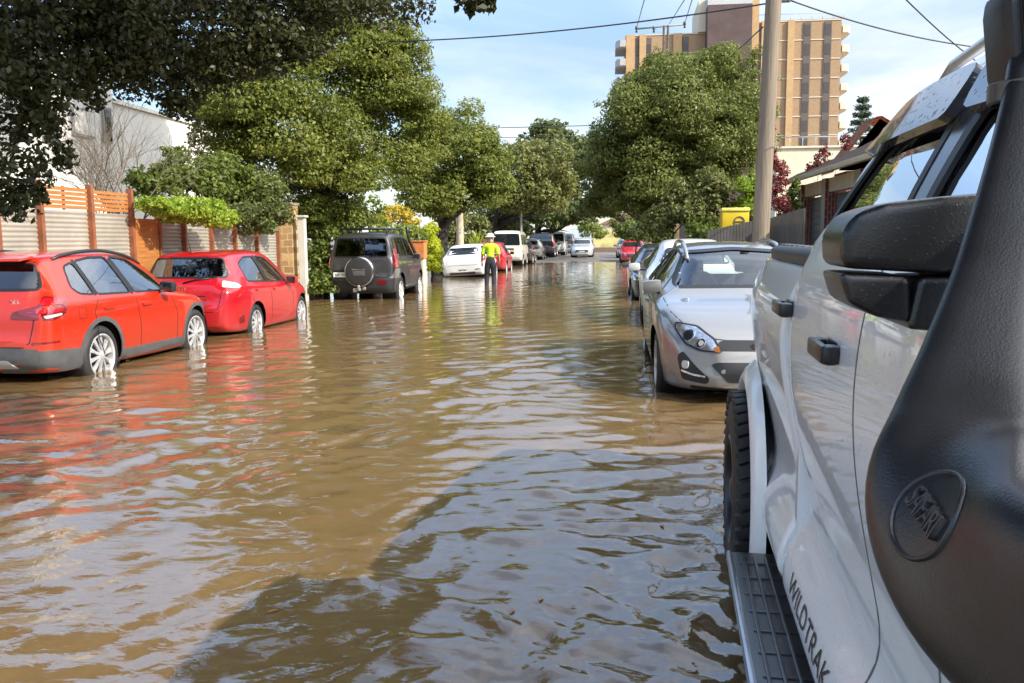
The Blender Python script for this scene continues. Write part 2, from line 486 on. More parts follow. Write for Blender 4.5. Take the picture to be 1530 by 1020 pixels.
def make_car(root, sp, body_mat, detail=2):
    """body, windows, lamps, wheels as children of root; detail 2 near, 1 mid, 0 far"""
    S = Shell(sp, .05 if detail == 2 else .09, 2)
    sx, sy = sp.get('sx', 1), sp.get('sy', 1)
    X = lambda poly: [(p[0]*sx, p[1]) for p in poly]
    Yv = lambda poly: [(p[0]*sy, p[1]) for p in poly]
    glass = sp.get('glass', GLASS) if detail == 2 else opaque_glass()
    xr, xf, RW = sp['xr']*sx, sp['xf']*sx, sp['R']
    ra = sp.get('ra', RW+.055)
    wv = lambda x: float(pchip(S.plan, np.array([x]))[0])
    arch_mat = sp.get('arch_mat', DARKP)
    # patches that lie on the whole shell first (they use the uncut tree)
    for poly in sp.get('windows', []):
        P = round_poly(X(poly), .05)
        for v in ('right', 'left'):
            S.patch('side_window', P, v, glass, root, -.006 if detail == 2 else .003, 0 if detail == 2 else .004, .1)
            if detail: S.ribbon('window_trim', P, .022, v, DARKP, root, .003, True)
            if detail == 2: S.cut(P, v)
    for line in sp.get('pillars', []):
        for v in ('right', 'left'): S.ribbon('door_pillar', X(line[:2]), line[2], v, DARKP, root, .0025)
    for key, v in (('rear_window', 'rear'), ('windscreen', 'front')):
        if key in sp:
            P = round_poly(Yv(sp[key]), .06)
            g = sp.get(key+'_glass', glass) if detail == 2 else opaque_glass()
            S.patch(key, P, v, g, root, -.006 if detail == 2 else .003, 0 if detail == 2 else .004, .1)
            if detail: S.ribbon('window_trim', P, .03, v, DARKP, root, .002, True)
            if detail == 2: S.cut(P, v)
    for (x, _) in ((xr, 0), (xf, 0)):
        arch = circle(x, RW+.01, ra, 24)
        if detail:
            for v in ('right', 'left'):
                S.ribbon('wheel_arch', circle(x, RW+.01, ra+sp.get('lip', .02)/2, 26, -28, 208), sp.get('lip', .02), v, arch_mat, root, .008 if sp.get('lip', .02) > .03 else .003)
        S_cut = [(p[0], p[1]) for p in arch]
        for v in ('right', 'left'): S.cut(S_cut, v)
        for sd in (-1, 1):
            bm = bmesh.new()
            add_lathe(bm, [(ra+.03, sd*(wv(x)-.06)), (ra+.03, sd*.45), (.01, sd*.45)], 26, 'y', (x, 0, RW+.01))
            mesh_obj('wheel_well', bm, DARKP, root)
    for name, poly, v, mat, off in sp.get('patches', []):
        Pm = X(poly) if v in ('side', 'right', 'left') else (Yv(poly) if v in ('rear', 'front') else poly)
        Pm = round_poly(Pm, sp.get('prad', .025), 2)
        if v == 'side': side_pair(S, name, Pm, mat, root, off, .012)
        elif isinstance(v, tuple):      # corner view, both sides: angle from straight behind / ahead
            base, ang = v
            for sd in (-1, 1):
                phi = (180 if base == 'rear' else 0) + (ang*sd if base == 'front' else -ang*sd)
                q = Pm if sd*(1 if base == 'front' else -1) > 0 else [(-u, z) for u, z in Pm]
                S.patch(name, q, phi, mat, root, off, .012)
        else: S.patch(name, Pm, v, mat, root, off, .012)
    for line, wdt, v in sp.get('gaps', []):
        if not detail: break
        for vv in (('right', 'left') if v == 'side' else (v,)):
            S.ribbon('panel_gap', X(line) if v == 'side' else Yv(line), wdt, vv, DARKP, root, .0012)
    for poly in sp.get('handles', []):
        if not detail: break
        for vv in ('right', 'left'): S.patch('door_handle', round_poly(X(poly), .012, 2), vv, sp.get('handle_mat', body_mat), root, .022, .03, .05)
    mesh_obj('body', S.bm, body_mat, root, True, 35)
    for x, st in ((xr, 0), (xf, sp.get('steer', 0))):
        for sd in (-1, 1):
            make_wheel(root, (x, sd*(wv(x)-sp.get('tw', .21)/2-sp.get('inset', .025)), RW), RW, sp.get('tw', .21), sp['rim'], sd, sp.get('spokes', 10), sp.get('rimmat'), detail, st, sp.get('style', 'multi'))
    if 'mirror' in sp:
        x, z, m = sp['mirror'][:3]; make_mirror(root, x*sx, z, wv(x*sx)*(sp['mirror'][3] if len(sp['mirror']) > 3 else .95), m or body_mat)
    if detail == 2:
        bm = bmesh.new(); fx, rx, fz = sp['seats']
        for x in (fx*sx, rx*sx):
            for y in (-.36*sy, .36*sy):
                if x == rx*sx and y < 0:
                    add_box(bm, (x, 0, fz), (.45, 1.25*sy, .16), None, .04); add_box(bm, (x-.28, 0, fz+.3), (.14, 1.25*sy, .55), Matrix.Rotation(-.25, 3, 'Y'), .04)
                if x == fx*sx:
                    add_box(bm, (x, y, fz), (.48, .5*sy, .16), None, .04); add_box(bm, (x-.26, y, fz+.32), (.13, .48*sy, .6), Matrix.Rotation(-.25, 3, 'Y'), .05)
                add_box(bm, (x-.36, y, fz+.68), (.09, .26, .17), Matrix.Rotation(-.2, 3, 'Y'), .035)
        mesh_obj('seat', bm, SEAT, root, True, 40)
        if 'dash' in sp:
            x, z = sp['dash']; bm = bmesh.new()
            add_box(bm, (x*sx, 0, z-.12), (.42, 1.35*sy, .24), None, .06)
            mesh_obj('dashboard', bm, BLACKP, root, True, 40)
            bm = bmesh.new(); c = Vector((x*sx-.36, -.36*sy, z+.02))
            n = 28; rot = Matrix.Rotation(-.4, 3, 'Y')
            add_tube(bm, [c+rot@Vector((0, .185*math.cos(2*math.pi*k/n), .185*math.sin(2*math.pi*k/n))) for k in range(n+1)], .016, 8, False)
            add_tube(bm, [c, c+Vector((.3, 0, -.1))], .03, 8); add_box(bm, c, (.03, .3, .05), rot, .01); 
            mesh_obj('steering_wheel', bm, SEAT, root, True, 40)
    return S
def plate(root, x, y, z, w=.37, rotz=0.0, mat=None):
    tilt = 0.0; h = .12; name = "number_plate"
    bm = bmesh.new(); add_box(bm, (0, 0, 0), (.012, w, h), None, .004)
    r = random.Random(int(abs(x*100)+w*100))
    k = 7
    for i in range(k):
        if i == 3: continue
        yy = (i-(k-1)/2)*w*.115
        for q in range(r.choice((2, 2, 3))):
            hh = h*.5 if q == 0 else h*r.uniform(.08, .14)
            dy = -.018+.018*q if q else -.014
            add_box(bm, (-.0075, yy+dy*.8, (0 if q == 0 else r.uniform(-.2, .2)*h)), (.003, .011 if q == 0 else .026, hh), None, 0, 1)
    o = mesh_obj(name, bm, [mat or PLATE, simple('plate_ink', (.05, .05, .07), .5)], root, False)
    o.location = (x, y, z); o.rotation_euler = (0, tilt, rotz); return o
# ------------------------------------------------------------------ the parked cars
ORANGE = paint('orange_red_paint', (.58, .026, .004), .35, .35, dirt=.5, coat=.8)
RED = paint('cherry_red_paint', (.50, .002, .012), .3, .35, dirt=.45, coat=.8)
GREYP = paint('graphite_paint', (.050, .047, .047), .35, .38, dirt=.5, coat=.7)
WHITEP = paint('white_paint', (.72, .72, .70), 0., .35, dirt=.6)
SILVERP = paint('silver_paint', (.27, .267, .26), .65, .36, dirt=.5)
BLUEP = paint('blue_grey_paint', (.045, .07, .085), .5, .3, dirt=.5)
CREAMP = paint('cream_white_paint', (.68, .65, .56), 0., .4, dirt=.6)
BLACKPAINT = paint('black_paint', (.012, .012, .014), .2, .3, dirt=.5)
BEIGEP = paint('champagne_paint', (.42, .40, .35), .6, .35, dirt=.5)

X1 = dict(L=4.45, sx=.87, sy=1.0, R=.345, xr=1.07, xf=3.72, tw=.225, rim=.245, spokes=10, lip=.05, arch_mat=GREYCLAD, ra=.385, glass=GLASS,
  top=[(0, .64), (.03, .70), (.06, .93), (.12, 1.0), (.30, 1.30), (.36, 1.44), (.45, 1.485), (.8, 1.515), (1.5, 1.53), (2.2, 1.49), (2.62, 1.41), (3.25, 1.05), (3.36, 1.005), (4.0, .90), (4.28, .80), (4.42, .66), (4.45, .58)],
  belt=[(0, .58), (.06, .90), (.25, 1.02), (1.2, 1.02), (2.5, .985), (3.3, .93), (4.0, .83), (4.3, .72), (4.45, .5)],
  plan=[(0, .70), (.05, .78), (.15, .85), (.4, .885), (.9, .90), (3.2, .895), (3.8, .87), (4.2, .77), (4.38, .62), (4.45, .5)],
  roofw=[(0, .62), (.3, .60), (.6, .62), (1.5, .65), (2.6, .62), (3.2, .72), (3.5, .78), (4.45, .45)],
  bot=[(0, .36), (.12, .27), (.8, .23), (3.8, .2), (4.3, .23), (4.45, .32)],
  windows=[[(.62, 1.14), (.72, 1.065), (1.02, 1.04), (.93, 1.405), (.72, 1.36)], [(1.08, 1.04), (1.86, 1.02), (1.66, 1.45), (1.30, 1.45), (.98, 1.415)], [(1.96, 1.02), (2.86, 1.0), (2.62, 1.22), (2.24, 1.41), (1.78, 1.45)]],
  pillars=[((1.04, 1.03), (.95, 1.43), .05), ((1.91, 1.01), (1.72, 1.46), .085)],
  rear_window=[(-.66, 1.13), (.66, 1.13), (.57, 1.41), (-.57, 1.41)], rear_window_glass=DARKGLASS, windscreen=[(-.66, 1.08), (.66, 1.08), (.54, 1.36), (-.54, 1.36)],
  gaps=[([(1.04, .99), (.92, .86), (.98, .55), (1.12, .36)], .010, 'side'), ([(1.92, .98), (2.0, .62), (1.99, .34)], .010, 'side'), ([(2.9, .95), (3.05, .70), (3.03, .36)], .010, 'side'), ([(.60, .80), (.74, .80), (.74, .92), (.60, .92), (.60, .80)], .006, 'side'),
        ([(-.72, 1.0), (-.66, .60), (-.60, .55), (.60, .55), (.66, .60), (.72, 1.0)], .012, 'rear'), ([(-.8, .505), (.8, .505)], .008, 'rear')],
  handles=[[(1.12, .865), (1.36, .865), (1.36, .90), (1.12, .90)], [(2.06, .85), (2.30, .85), (2.30, .885), (2.06, .885)]],
  patches=[('taillight', [(.34, .84), (.70, .82), (.84, .88), (.86, 1.03), (.64, 1.065), (.58, .97), (.36, .91)], ('rear', 45), DARKREDL, .008),
           ('taillight_lens', [(.58, .97), (.81, .98), (.81, 1.02), (.64, 1.045)], ('rear', 45), REDL, .012), ('taillight_lens', [(.54, .89), (.79, .91), (.81, .94), (.56, .94)], ('rear', 45), REDL, .012),
           ('reversing_lamp', [(.62, .838), (.79, .868), (.78, .89), (.60, .868)], ('rear', 45), WHITEL, .013),
           ('reflector', [(.56, .575), (.82, .585), (.82, .605), (.56, .60)], ('rear', 35), DARKREDL, .005),
           ('bumper_cladding', [(-.74, .36), (.74, .36), (.74, .53), (.5, .545), (-.5, .545), (-.74, .53)], 'rear', GREYCLAD, .006),
           ('bumper_cladding', [(.22, .27), (.86, .27), (.96, .30), (.94, .49), (.60, .51), (.22, .51)], ('rear', 55), GREYCLAD, .007),
           ('sill_cladding', [(1.55, .215), (3.25, .215), (3.25, .36), (1.55, .37)], 'side', GREYCLAD, .006),
           ('bumper_cladding', [(4.18, .27), (4.40, .32), (4.40, .44), (4.20, .44)], 'side', GREYCLAD, .006),
           ('skid_plate', [(-.52, .33), (.52, .33), (.42, .415), (-.42, .415)], 'rear', simple('satin_silver', (.55, .55, .56), .35, .6), .012),
           ('headlight', [(.40, .66), (.86, .70), (.92, .80), (.5, .78)], ('front', 40), HEADL, .006)],
  mirror=(2.66, 1.05, BLACKP), seats=(2.15, 1.25, .55), dash=(2.85, .98))

COROLLA = dict(L=4.2, sx=.89, sy=.97, R=.31, xr=1.04, xf=3.45, tw=.20, rim=.205, spokes=9, lip=.0, ra=.35, glass=GLASS,
  top=[(0, .66), (.04, .72), (.07, .93), (.12, 1.0), (.38, 1.33), (.42, 1.40), (.5, 1.44), (.9, 1.485), (1.6, 1.50), (2.1, 1.47), (2.5, 1.37), (3.12, 1.03), (3.25, .98), (3.85, .82), (4.05, .72), (4.17, .58), (4.2, .5)],
  belt=[(0, .60), (.07, .88), (.3, .96), (1.2, .94), (2.5, .90), (3.1, .87), (3.8, .76), (4.05, .64), (4.2, .45)],
  plan=[(0, .66), (.05, .74), (.15, .81), (.4, .855), (.9, .88), (3.0, .875), (3.6, .84), (3.95, .73), (4.12, .58), (4.2, .45)],
  roofw=[(0, .6), (.35, .58), (.6, .60), (1.5, .63), (2.5, .60), (3.1, .7), (3.4, .76), (4.2, .4)],
  bot=[(0, .32), (.12, .24), (.8, .2), (3.6, .18), (4.05, .2), (4.2, .28)],
  windows=[[(.78, 1.0), (1.60, .965), (1.44, 1.385), (1.08, 1.38), (.76, 1.28)], [(1.70, .96), (2.66, .93), (2.44, 1.14), (2.02, 1.35), (1.56, 1.39)]],
  pillars=[((1.65, .95), (1.49, 1.40), .075)],
  rear_window=[(-.68, 1.08), (.68, 1.08), (.57, 1.38), (-.57, 1.38)], windscreen=[(-.64, 1.06), (.64, 1.06), (.54, 1.32), (-.54, 1.32)],
  gaps=[([(.80, .98), (.76, .84), (.95, .60), (1.08, .30)], .009, 'side'), ([(1.66, .95), (1.75, .6), (1.74, .28)], .009, 'side'), ([(2.72, .91), (2.86, .66), (2.84, .30)], .009, 'side'),
        ([(-.70, 1.0), (-.62, .62), (-.54, .56), (.54, .56), (.62, .62), (.70, 1.0)], .011, 'rear'), ([(-.40, .80), (.40, .80)], .02, 'rear')],
  handles=[[(1.02, .83), (1.24, .83), (1.24, .865), (1.02, .865)], [(1.84, .81), (2.06, .81), (2.06, .845), (1.84, .845)]],
  patches=[('taillight', [(.54, .87), (.88, .76), (.92, .90), (.82, .98), (.58, 1.03)], ('rear', 42), REDL, .008),
           ('taillight_lens', [(.54, .93), (.80, .91), (.88, .93), (.80, .98), (.58, 1.03)], ('rear', 42), WHITEL, .013),
           ('bumper_recess', [(-.46, .60), (.46, .60), (.42, .775), (-.42, .775)], 'rear', paint('shaded_cherry_paint', (.25, .003, .008), .1, .35), .003),  # flush patch, shade of the recess put into a darker body colour
           ('diffuser', [(-.5, .20), (.5, .20), (.44, .29), (-.44, .29)], 'rear', BLACKP, .006),
           ('fog_lamp_pocket', [(.80, .36), (.92, .37), (.90, .50), (.80, .46)], ('rear', 42), DARKREDL, .006),
           ('headlight', [(.40, .58), (.86, .62), (.92, .74), (.5, .70)], ('front', 40), HEADL, .006)],
  mirror=(2.62, .95, None), seats=(2.05, 1.2, .5), dash=(2.75, .93))

PRADO = dict(L=4.6, sx=.80, sy=.92, R=.385, xr=.92, xf=3.70, tw=.26, rim=.23, spokes=6, style='wide', lip=.045, arch_mat=GREYP, ra=.45, glass=DARKGLASS,
  top=[(0, .80), (.02, .86), (.05, 1.2), (.10, 1.35), (.20, 1.72), (.26, 1.79), (.5, 1.83), (1.5, 1.86), (2.3, 1.84), (2.65, 1.76), (3.25, 1.28), (3.4, 1.21), (4.2, 1.10), (4.45, 1.0), (4.58, .75), (4.6, .65)],
  belt=[(0, .72), (.05, 1.10), (.2, 1.20), (1.5, 1.18), (3.2, 1.15), (4.2, 1.04), (4.5, .85), (4.6, .6)],
  plan=[(0, .80), (.04, .86), (.15, .90), (.5, .93), (3.6, .93), (4.1, .90), (4.45, .78), (4.6, .62)],
  roofw=[(0, .76), (.3, .72), (.8, .73), (2.5, .70), (3.2, .80), (4.6, .6)],
  bot=[(0, .42), (.15, .34), (.8, .36), (3.9, .38), (4.4, .42), (4.6, .5)],
  windows=[[(.36, 1.27), (1.02, 1.25), (.98, 1.70), (.42, 1.68)], [(1.10, 1.25), (1.88, 1.235), (1.78, 1.72), (1.06, 1.71)], [(1.98, 1.235), (2.95, 1.22), (2.50, 1.66), (1.88, 1.72)]],
  pillars=[((1.06, 1.23), (1.02, 1.72), .06), ((1.93, 1.22), (1.83, 1.73), .08)],
  rear_window=[(-.74, 1.24), (.74, 1.24), (.66, 1.70), (-.66, 1.70)], windscreen=[(-.70, 1.32), (.70, 1.32), (.6, 1.68), (-.6, 1.68)],
  gaps=[([(1.06, 1.23), (1.0, 1.05), (1.25, .80), (1.38, .50)], .01, 'side'), ([(1.94, 1.22), (2.02, .9), (2.0, .48)], .01, 'side'), ([(3.0, 1.2), (3.12, .95), (3.1, .50)], .01, 'side'),
        ([(-.74, 1.2), (-.74, .74), (.74, .74), (.74, 1.2)], .012, 'rear')],
  handles=[[(1.14, 1.06), (1.40, 1.06), (1.40, 1.10), (1.14, 1.10)], [(2.12, 1.05), (2.38, 1.05), (2.38, 1.09), (2.12, 1.09)]], handle_mat=CHROME,
  patches=[('taillight', [(.60, .98), (.86, .98), (.90, 1.05), (.88, 1.42), (.72, 1.44), (.64, 1.2)], ('rear', 45), REDL, .014),
           ('bumper_corner', [(.40, .72), (.95, .72), (.95, .95), (.62, .95)], ('rear', 55), paint('satin_grey_paint', (.33, .33, .34), .6, .35), .006),
           ('bumper', [(-.86, .40), (.86, .40), (.86, .68), (-.86, .68)], 'rear', BLACKP, .03),
           ('reflector', [(.46, .58), (.70, .58), (.70, .67), (.46, .67)], 'rear', DARKREDL, .04),
           ('plate_recess', [(-.74, .72), (-.30, .72), (-.30, .93), (-.74, .93)], 'rear', DARKP, .006)],
  mirror=(2.80, 1.22, None), seats=(2.2, 1.3, .75), dash=(2.95, 1.22))

ACCENT = dict(L=4.1, sx=.85, sy=1.0, R=.30, xr=.78, xf=3.35, tw=.195, rim=.2, spokes=8, lip=.0, ra=.34, glass=DARKGLASS,
  top=[(0, .74), (.04, .80), (.06, .90), (.10, .98), (.52, 1.33), (.60, 1.38), (1.2, 1.44), (1.7, 1.45), (2.2, 1.39), (2.95, 1.0), (3.1, .95), (3.75, .80), (4.0, .66), (4.1, .48)],
  belt=[(0, .66), (.08, .90), (.4, .96), (1.2, .93), (3.0, .84), (3.7, .74), (4.0, .6), (4.1, .42)],
  plan=[(0, .70), (.05, .76), (.2, .83), (.6, .85), (3.0, .845), (3.6, .80), (3.9, .68), (4.1, .45)],
  roofw=[(0, .6), (.4, .56), (.8, .58), (1.5, .60), (2.3, .58), (3.0, .68), (4.1, .4)],
  bot=[(0, .30), (.12, .22), (.8, .19), (3.5, .17), (4.0, .2), (4.1, .28)],
  windows=[[(.80, 1.02), (1.55, .97), (1.45, 1.33), (1.05, 1.32), (.82, 1.2)], [(1.64, .965), (2.55, .91), (2.3, 1.12), (1.9, 1.30), (1.55, 1.34)]],
  rear_window=[(-.62, 1.04), (.62, 1.04), (.55, 1.28), (-.55, 1.28)], windscreen=[(-.6, 1.03), (.6, 1.03), (.52, 1.28), (-.52, 1.28)],
  gaps=[([(1.6, .95), (1.66, .6), (1.65, .27)], .01, 'side'), ([(2.62, .9), (2.75, .6), (2.72, .28)], .01, 'side'), ([(-.66, .98), (-.6, .62), (.6, .62), (.66, .98)], .014, 'rear')],
  handles=[[(1.0, .82), (1.2, .82), (1.2, .85), (1.0, .85)]],
  patches=[('taillight', [(.56, .72), (.90, .80), (1.0, .98), (.86, 1.06), (.80, .90), (.58, .80)], ('rear', 45), REDL, .01), ('bumper_lower', [(-.5, .27), (.5, .27), (.52, .36), (-.52, .36)], 'rear', GREYCLAD, .006),
           ('reflector', [(.5, .42), (.68, .45), (.68, .48), (.5, .46)], 'rear', DARKREDL, .006), ('headlight', [(.40, .56), (.86, .62), (.92, .76), (.5, .68)], ('front', 40), HEADL, .006)],
  mirror=(2.5, .93, None), seats=(2.0, 1.15, .5))

HIACE = dict(L=4.7, sx=.9, sy=1.0, R=.33, xr=.95, xf=3.5, tw=.2, rim=.2, lip=.0, ra=.37,
  top=[(0, .60), (.02, .70), (.04, 1.15), (.10, 1.80), (.16, 1.93), (.4, 1.97), (3.0, 1.97), (3.5, 1.90), (4.2, 1.25), (4.35, 1.12), (4.6, .9), (4.7, .6)],
  belt=[(0, .5), (.05, 1.05), (.3, 1.15), (3.5, 1.12), (4.3, 1.05), (4.6, .75), (4.7, .5)],
  plan=[(0, .78), (.05, .82), (.2, .845), (4.0, .845), (4.4, .80), (4.7, .6)], roofw=[(0, .74), (.2, .70), (3.2, .70), (4.2, .78), (4.7, .55)],
  bot=[(0, .4), (.1, .34), (.8, .3), (4.3, .28), (4.7, .36)],
  windows=[[(.3, 1.22), (1.5, 1.2), (1.5, 1.72), (.34, 1.72)], [(1.6, 1.2), (2.8, 1.18), (2.8, 1.72), (1.6, 1.72)], [(2.9, 1.18), (3.95, 1.16), (3.6, 1.66), (2.95, 1.72)]],
  rear_window=[(-.72, 1.18), (.72, 1.18), (.67, 1.78), (-.67, 1.78)], windscreen=[(-.7, 1.25), (.7, 1.25), (.64, 1.8), (-.64, 1.8)],
  gaps=[([(-.76, 1.9), (-.8, .6), (.8, .6), (.76, 1.9)], .014, 'rear')],
  patches=[('taillight', [(.80, .75), (.98, .75), (.98, 1.05), (.82, 1.05)], ('rear', 40), REDL, .01), ('bumper', [(-.8, .42), (.8, .42), (.8, .56), (-.8, .56)], 'rear', simple('grey_bumper', (.35, .34, .31), .5), .02),
           ('plate_garnish', [(-.4, .90), (.4, .90), (.4, 1.02), (-.4, 1.02)], 'rear', GREYCLAD, .01)],
  mirror=(3.7, 1.25, BLACKP), seats=(2.9, 1.6, .8))

MAZDA = dict(L=4.75, sx=.95, sy=1.02, R=.335, xr=1.0, xf=3.78, tw=.215, rim=.22, spokes=10, lip=.0, ra=.37, glass=glassy('clear_glass', (.80, .88, .84), .02),
  top=[(0, .72), (.04, .78), (.06, .92), (.14, 1.0), (.42, 1.36), (.5, 1.42), (.9, 1.47), (1.6, 1.50), (2.3, 1.47), (2.62, 1.40), (3.42, 1.03), (3.52, .985), (3.9, .925), (4.3, .82), (4.52, .72), (4.66, .62), (4.72, .52), (4.75, .44)],
  belt=[(0, .64), (.08, .90), (.3, .97), (1.2, .95), (2.6, .93), (3.4, .92), (3.9, .86), (4.25, .74), (4.5, .60), (4.75, .36)],
  plan=[(0, .70), (.05, .77), (.2, .86), (.6, .89), (3.3, .895), (3.8, .885), (4.2, .83), (4.45, .735), (4.6, .64), (4.70, .53), (4.75, .42)],
  roofw=[(0, .60), (.4, .54), (1.0, .55), (1.6, .55), (2.6, .53), (3.3, .68), (3.5, .79), (4.2, .76), (4.75, .38)],
  bot=[(0, .3), (.15, .22), (.9, .19), (4.1, .17), (4.5, .19), (4.75, .24)],
  windows=[[(.55, 1.06), (1.1, 1.02), (1.04, 1.38), (.7, 1.33)], [(1.18, 1.02), (1.95, 1.0), (1.82, 1.42), (1.12, 1.39)], [(2.05, 1.0), (3.05, .975), (2.66, 1.24), (2.42, 1.37), (1.92, 1.42)]],
  pillars=[((1.14, 1.0), (1.08, 1.41), .06), ((2.0, .99), (1.87, 1.43), .08)],
  rear_window=[(-.6, 1.04), (.6, 1.04), (.54, 1.33), (-.54, 1.33)], windscreen=[(-.67, 1.055), (0, 1.06), (.67, 1.055), (.50, 1.395), (0, 1.43), (-.50, 1.395)],
  gaps=[([(1.14, 1.0), (1.1, .85), (1.35, .6), (1.42, .30)], .009, 'side'), ([(2.0, .98), (2.08, .6), (2.06, .28)], .009, 'side'), ([(3.1, .96), (3.25, .7), (3.22, .30)], .009, 'side'),
        ([(-.80, 1.005), (-.74, .86), (-.60, .735), (-.43, .665), (-.3, .65), (.3, .65), (.43, .665), (.60, .735), (.74, .86), (.80, 1.005)], .008, 'front')],
  handles=[[(1.3, .865), (1.54, .865), (1.54, .90), (1.3, .90)], [(2.2, .85), (2.44, .85), (2.44, .885), (2.2, .885)]],
  patches=[('grille', [(-.42, .565), (.42, .565), (.36, .645), (-.36, .645)], 'front', DARKP, .004),
           ('lower_grille', [(-.30, .30), (.30, .30), (.44, .45), (.38, .47), (-.38, .47), (-.44, .45)], 'front', DARKP, .005),
           ('fog_lamp_recess', [(.42, .28), (.68, .30), (.74, .50), (.68, .55), (.52, .42), (.40, .33)], ('front', 30), DARKP, .005),
           ('fog_lamp', [(.60, .40), (.67, .40), (.67, .47), (.60, .47)], ('front', 30), WHITEL, .016),
           ('chin_slot', [(.30, .215), (.62, .225), (.62, .26), (.30, .25)], ('front', 18), DARKP, .004)],
  mirror=(2.98, 1.04, None, .84), seats=(2.2, 1.3, .52), dash=(3.1, .99))

SEDAN = dict(ACCENT); SEDAN.update(sx=1.0)
SUV = dict(PRADO); SUV.update(sx=.95, sy=1.0, windows=[], lip=.0, handles=[], gaps=[])

def car_root(name, x, y, z, up, label, group=None, tilt=0, cat='car', yaw=0.):
    tilt = tilt or 0.0; group = group or None
    """up=True: nose away from the camera"""
    e = empty(name, (x, y, z), R_(90 if up else -90)+yaw, label, cat, group)
    e.rotation_euler[1] = tilt; return e
GL, GR = 'cars parked along the left kerb', 'cars parked along the right kerb'
# orange crossover, nearest on the left
r = car_root('parked_car', -6.56, 8.25, -.165, True, 'orange red crossover with black roof rails and grey lower cladding, parked nearest on the left', GL)
x1 = make_car(r, X1, ORANGE)
for sd in (-1, 1):
    bm = bmesh.new(); pts = []
    for k in range(15):
        t = k/14; xx = (.62+2.0*t)*.87
        p, _ = x1.hit(xx, sd*.60, 'top'); pts.append(Vector((xx, sd*.60, p.z+.045*math.sin(math.pi*min(1, max(0, t)))**.45-.004)))
    add_tube(bm, pts, .02, 8); mesh_obj('roof_rail', bm, BLACKP, r)
plate(r, -.016, 0, .70, .12, 0)
for i, (yy, ch) in enumerate(((-.42, 'X1'),)):
    t = text_mesh(ch, .085, .004, 'badge', CHROME, r); t.rotation_euler = (R_(90), 0, R_(-90))
    p, n = x1.hit(.46, 1.0, 'rear', .004); t.location = p
bm = bmesh.new(); add_box(bm, (.30*.87, 0, 1.452), (.24, 1.02, .03), Matrix.Rotation(-.12, 3, 'Y'), .015); mesh_obj('roof_spoiler', bm, ORANGE, r)

# cherry red hatchback
r = car_root('parked_car', -6.52, 12.63, -.18, True, 'cherry red hatchback with white topped tail lamps, parked in front of the stone pillar', GL)
S = make_car(r, COROLLA, RED)
p, n = S.hit(0, .69, 'rear', .012); plate(r, p.x-.004, 0.0, .69, .37, 0)
bm = bmesh.new(); add_lathe(bm, [(.045, 0), (.045, .008), (.06, .008), (.06, 0)], 24, 'x', closed=True); add_lathe(bm, [(.02, 0), (.02, .009), (.03, .009), (.03, 0)], 20, 'x', closed=True)
p, n = S.hit(0, .91, 'rear', .004); o = mesh_obj('emblem', bm, CHROME, r, True, 40); o.location = p-Vector((.006, 0, 0)); o.scale = (1, 1.3, .9)
bm = bmesh.new(); add_tube(bm, [(.55*.88, 0.02, 1.44), (.50*.88, .02, 1.60), (.42*.88, .02, 1.72)], [.007, .004, .003], 6); mesh_obj('aerial', bm, DARKP, r)
bm = bmesh.new(); add_tube(bm, [(.09, -.02, 1.0), (.13, -.2, 1.05), (.15, -.42, 1.065)], .012, 6); mesh_obj('wiper', bm, DARKP, r)

# grey four wheel drive
r = car_root('parked_car', -6.06, 20.85, -.20, True, 'dark grey four wheel drive with a covered spare wheel on its tailgate', GL, 0.0, 'four wheel drive')
S = make_car(r, PRADO, GREYP)
bm = bmesh.new()
add_lathe(bm, [(.005, -.20), (.30, -.20), (.345, -.185), (.375, -.14), (.38, -.02), (.36, .05)], 40, 'x')
o = mesh_obj('spare_wheel', bm, simple('spare_cover_grey', (.028, .027, .028), .5, .1, .15), r, True, 50); o.location = (-.03, -.02, .89)
bm = bmesh.new(); add_lathe(bm, [(.345, -.188), (.356, -.183), (.366, -.166), (.356, -.16)], 40, 'x', closed=True); add_box(bm, (-.205, 0, -.03), (.012, .30, .13), None, .004, 1); add_box(bm, (-.21, 0, .06), (.01, .34, .015), None, .003, 0)
o2 = mesh_obj('spare_wheel_cover', bm, [CHROME, GREYCLAD], o, True, 40)
plate(r, -.035, .50, .81, .36, 0)
bm = bmesh.new()
for yy in (-.55, .55): add_tube(bm, [(.35, yy, 1.93), (2.1, yy, 1.93)], .025, 8)
for k in range(8): add_tube(bm, [(.35+k*.25, -.55, 1.94), (.35+k*.25, .55, 1.94)], .02, 6)
for yy in (-.55, .55):
    for xx in (.5, 1.2, 1.9): add_tube(bm, [(xx, yy, 1.80), (xx, yy, 1.93)], .02, 6)
mesh_obj('roof_rack', bm, BLACKP, r)
bm = bmesh.new(); add_box(bm, (-.10, 0, .46), (.2, .08, .08), None, .01); add_box(bm, (-.2, 0, .50), (.06, .06, .14), None, .015); add_box(bm, (-.16, .10, .44), (.05, .1, .1), None, .01); add_box(bm, (-.14, -.12, .48), (.04, .08, .08), None, .01)
mesh_obj('tow_bar', bm, simple('galvanised_steel', (.45, .45, .45), .35, .7), r)
bm = bmesh.new()
for yy in (-.84, .84): add_tube(bm, [(1.15, yy, .46), (2.45, yy, .46)], .05, 8)
mesh_obj('side_step', bm, BLACKP, r)
bm = bmesh.new(); add_tube(bm, [(2.75, -.80, 1.12), (2.68, -.80, 1.22), (2.35, -.70, 1.62), (2.22, -.67, 1.84), (2.20, -.67, 2.0)], [.05, .05, .04, .04, .05], 8); mesh_obj('snorkel', bm, BLACKP, r)

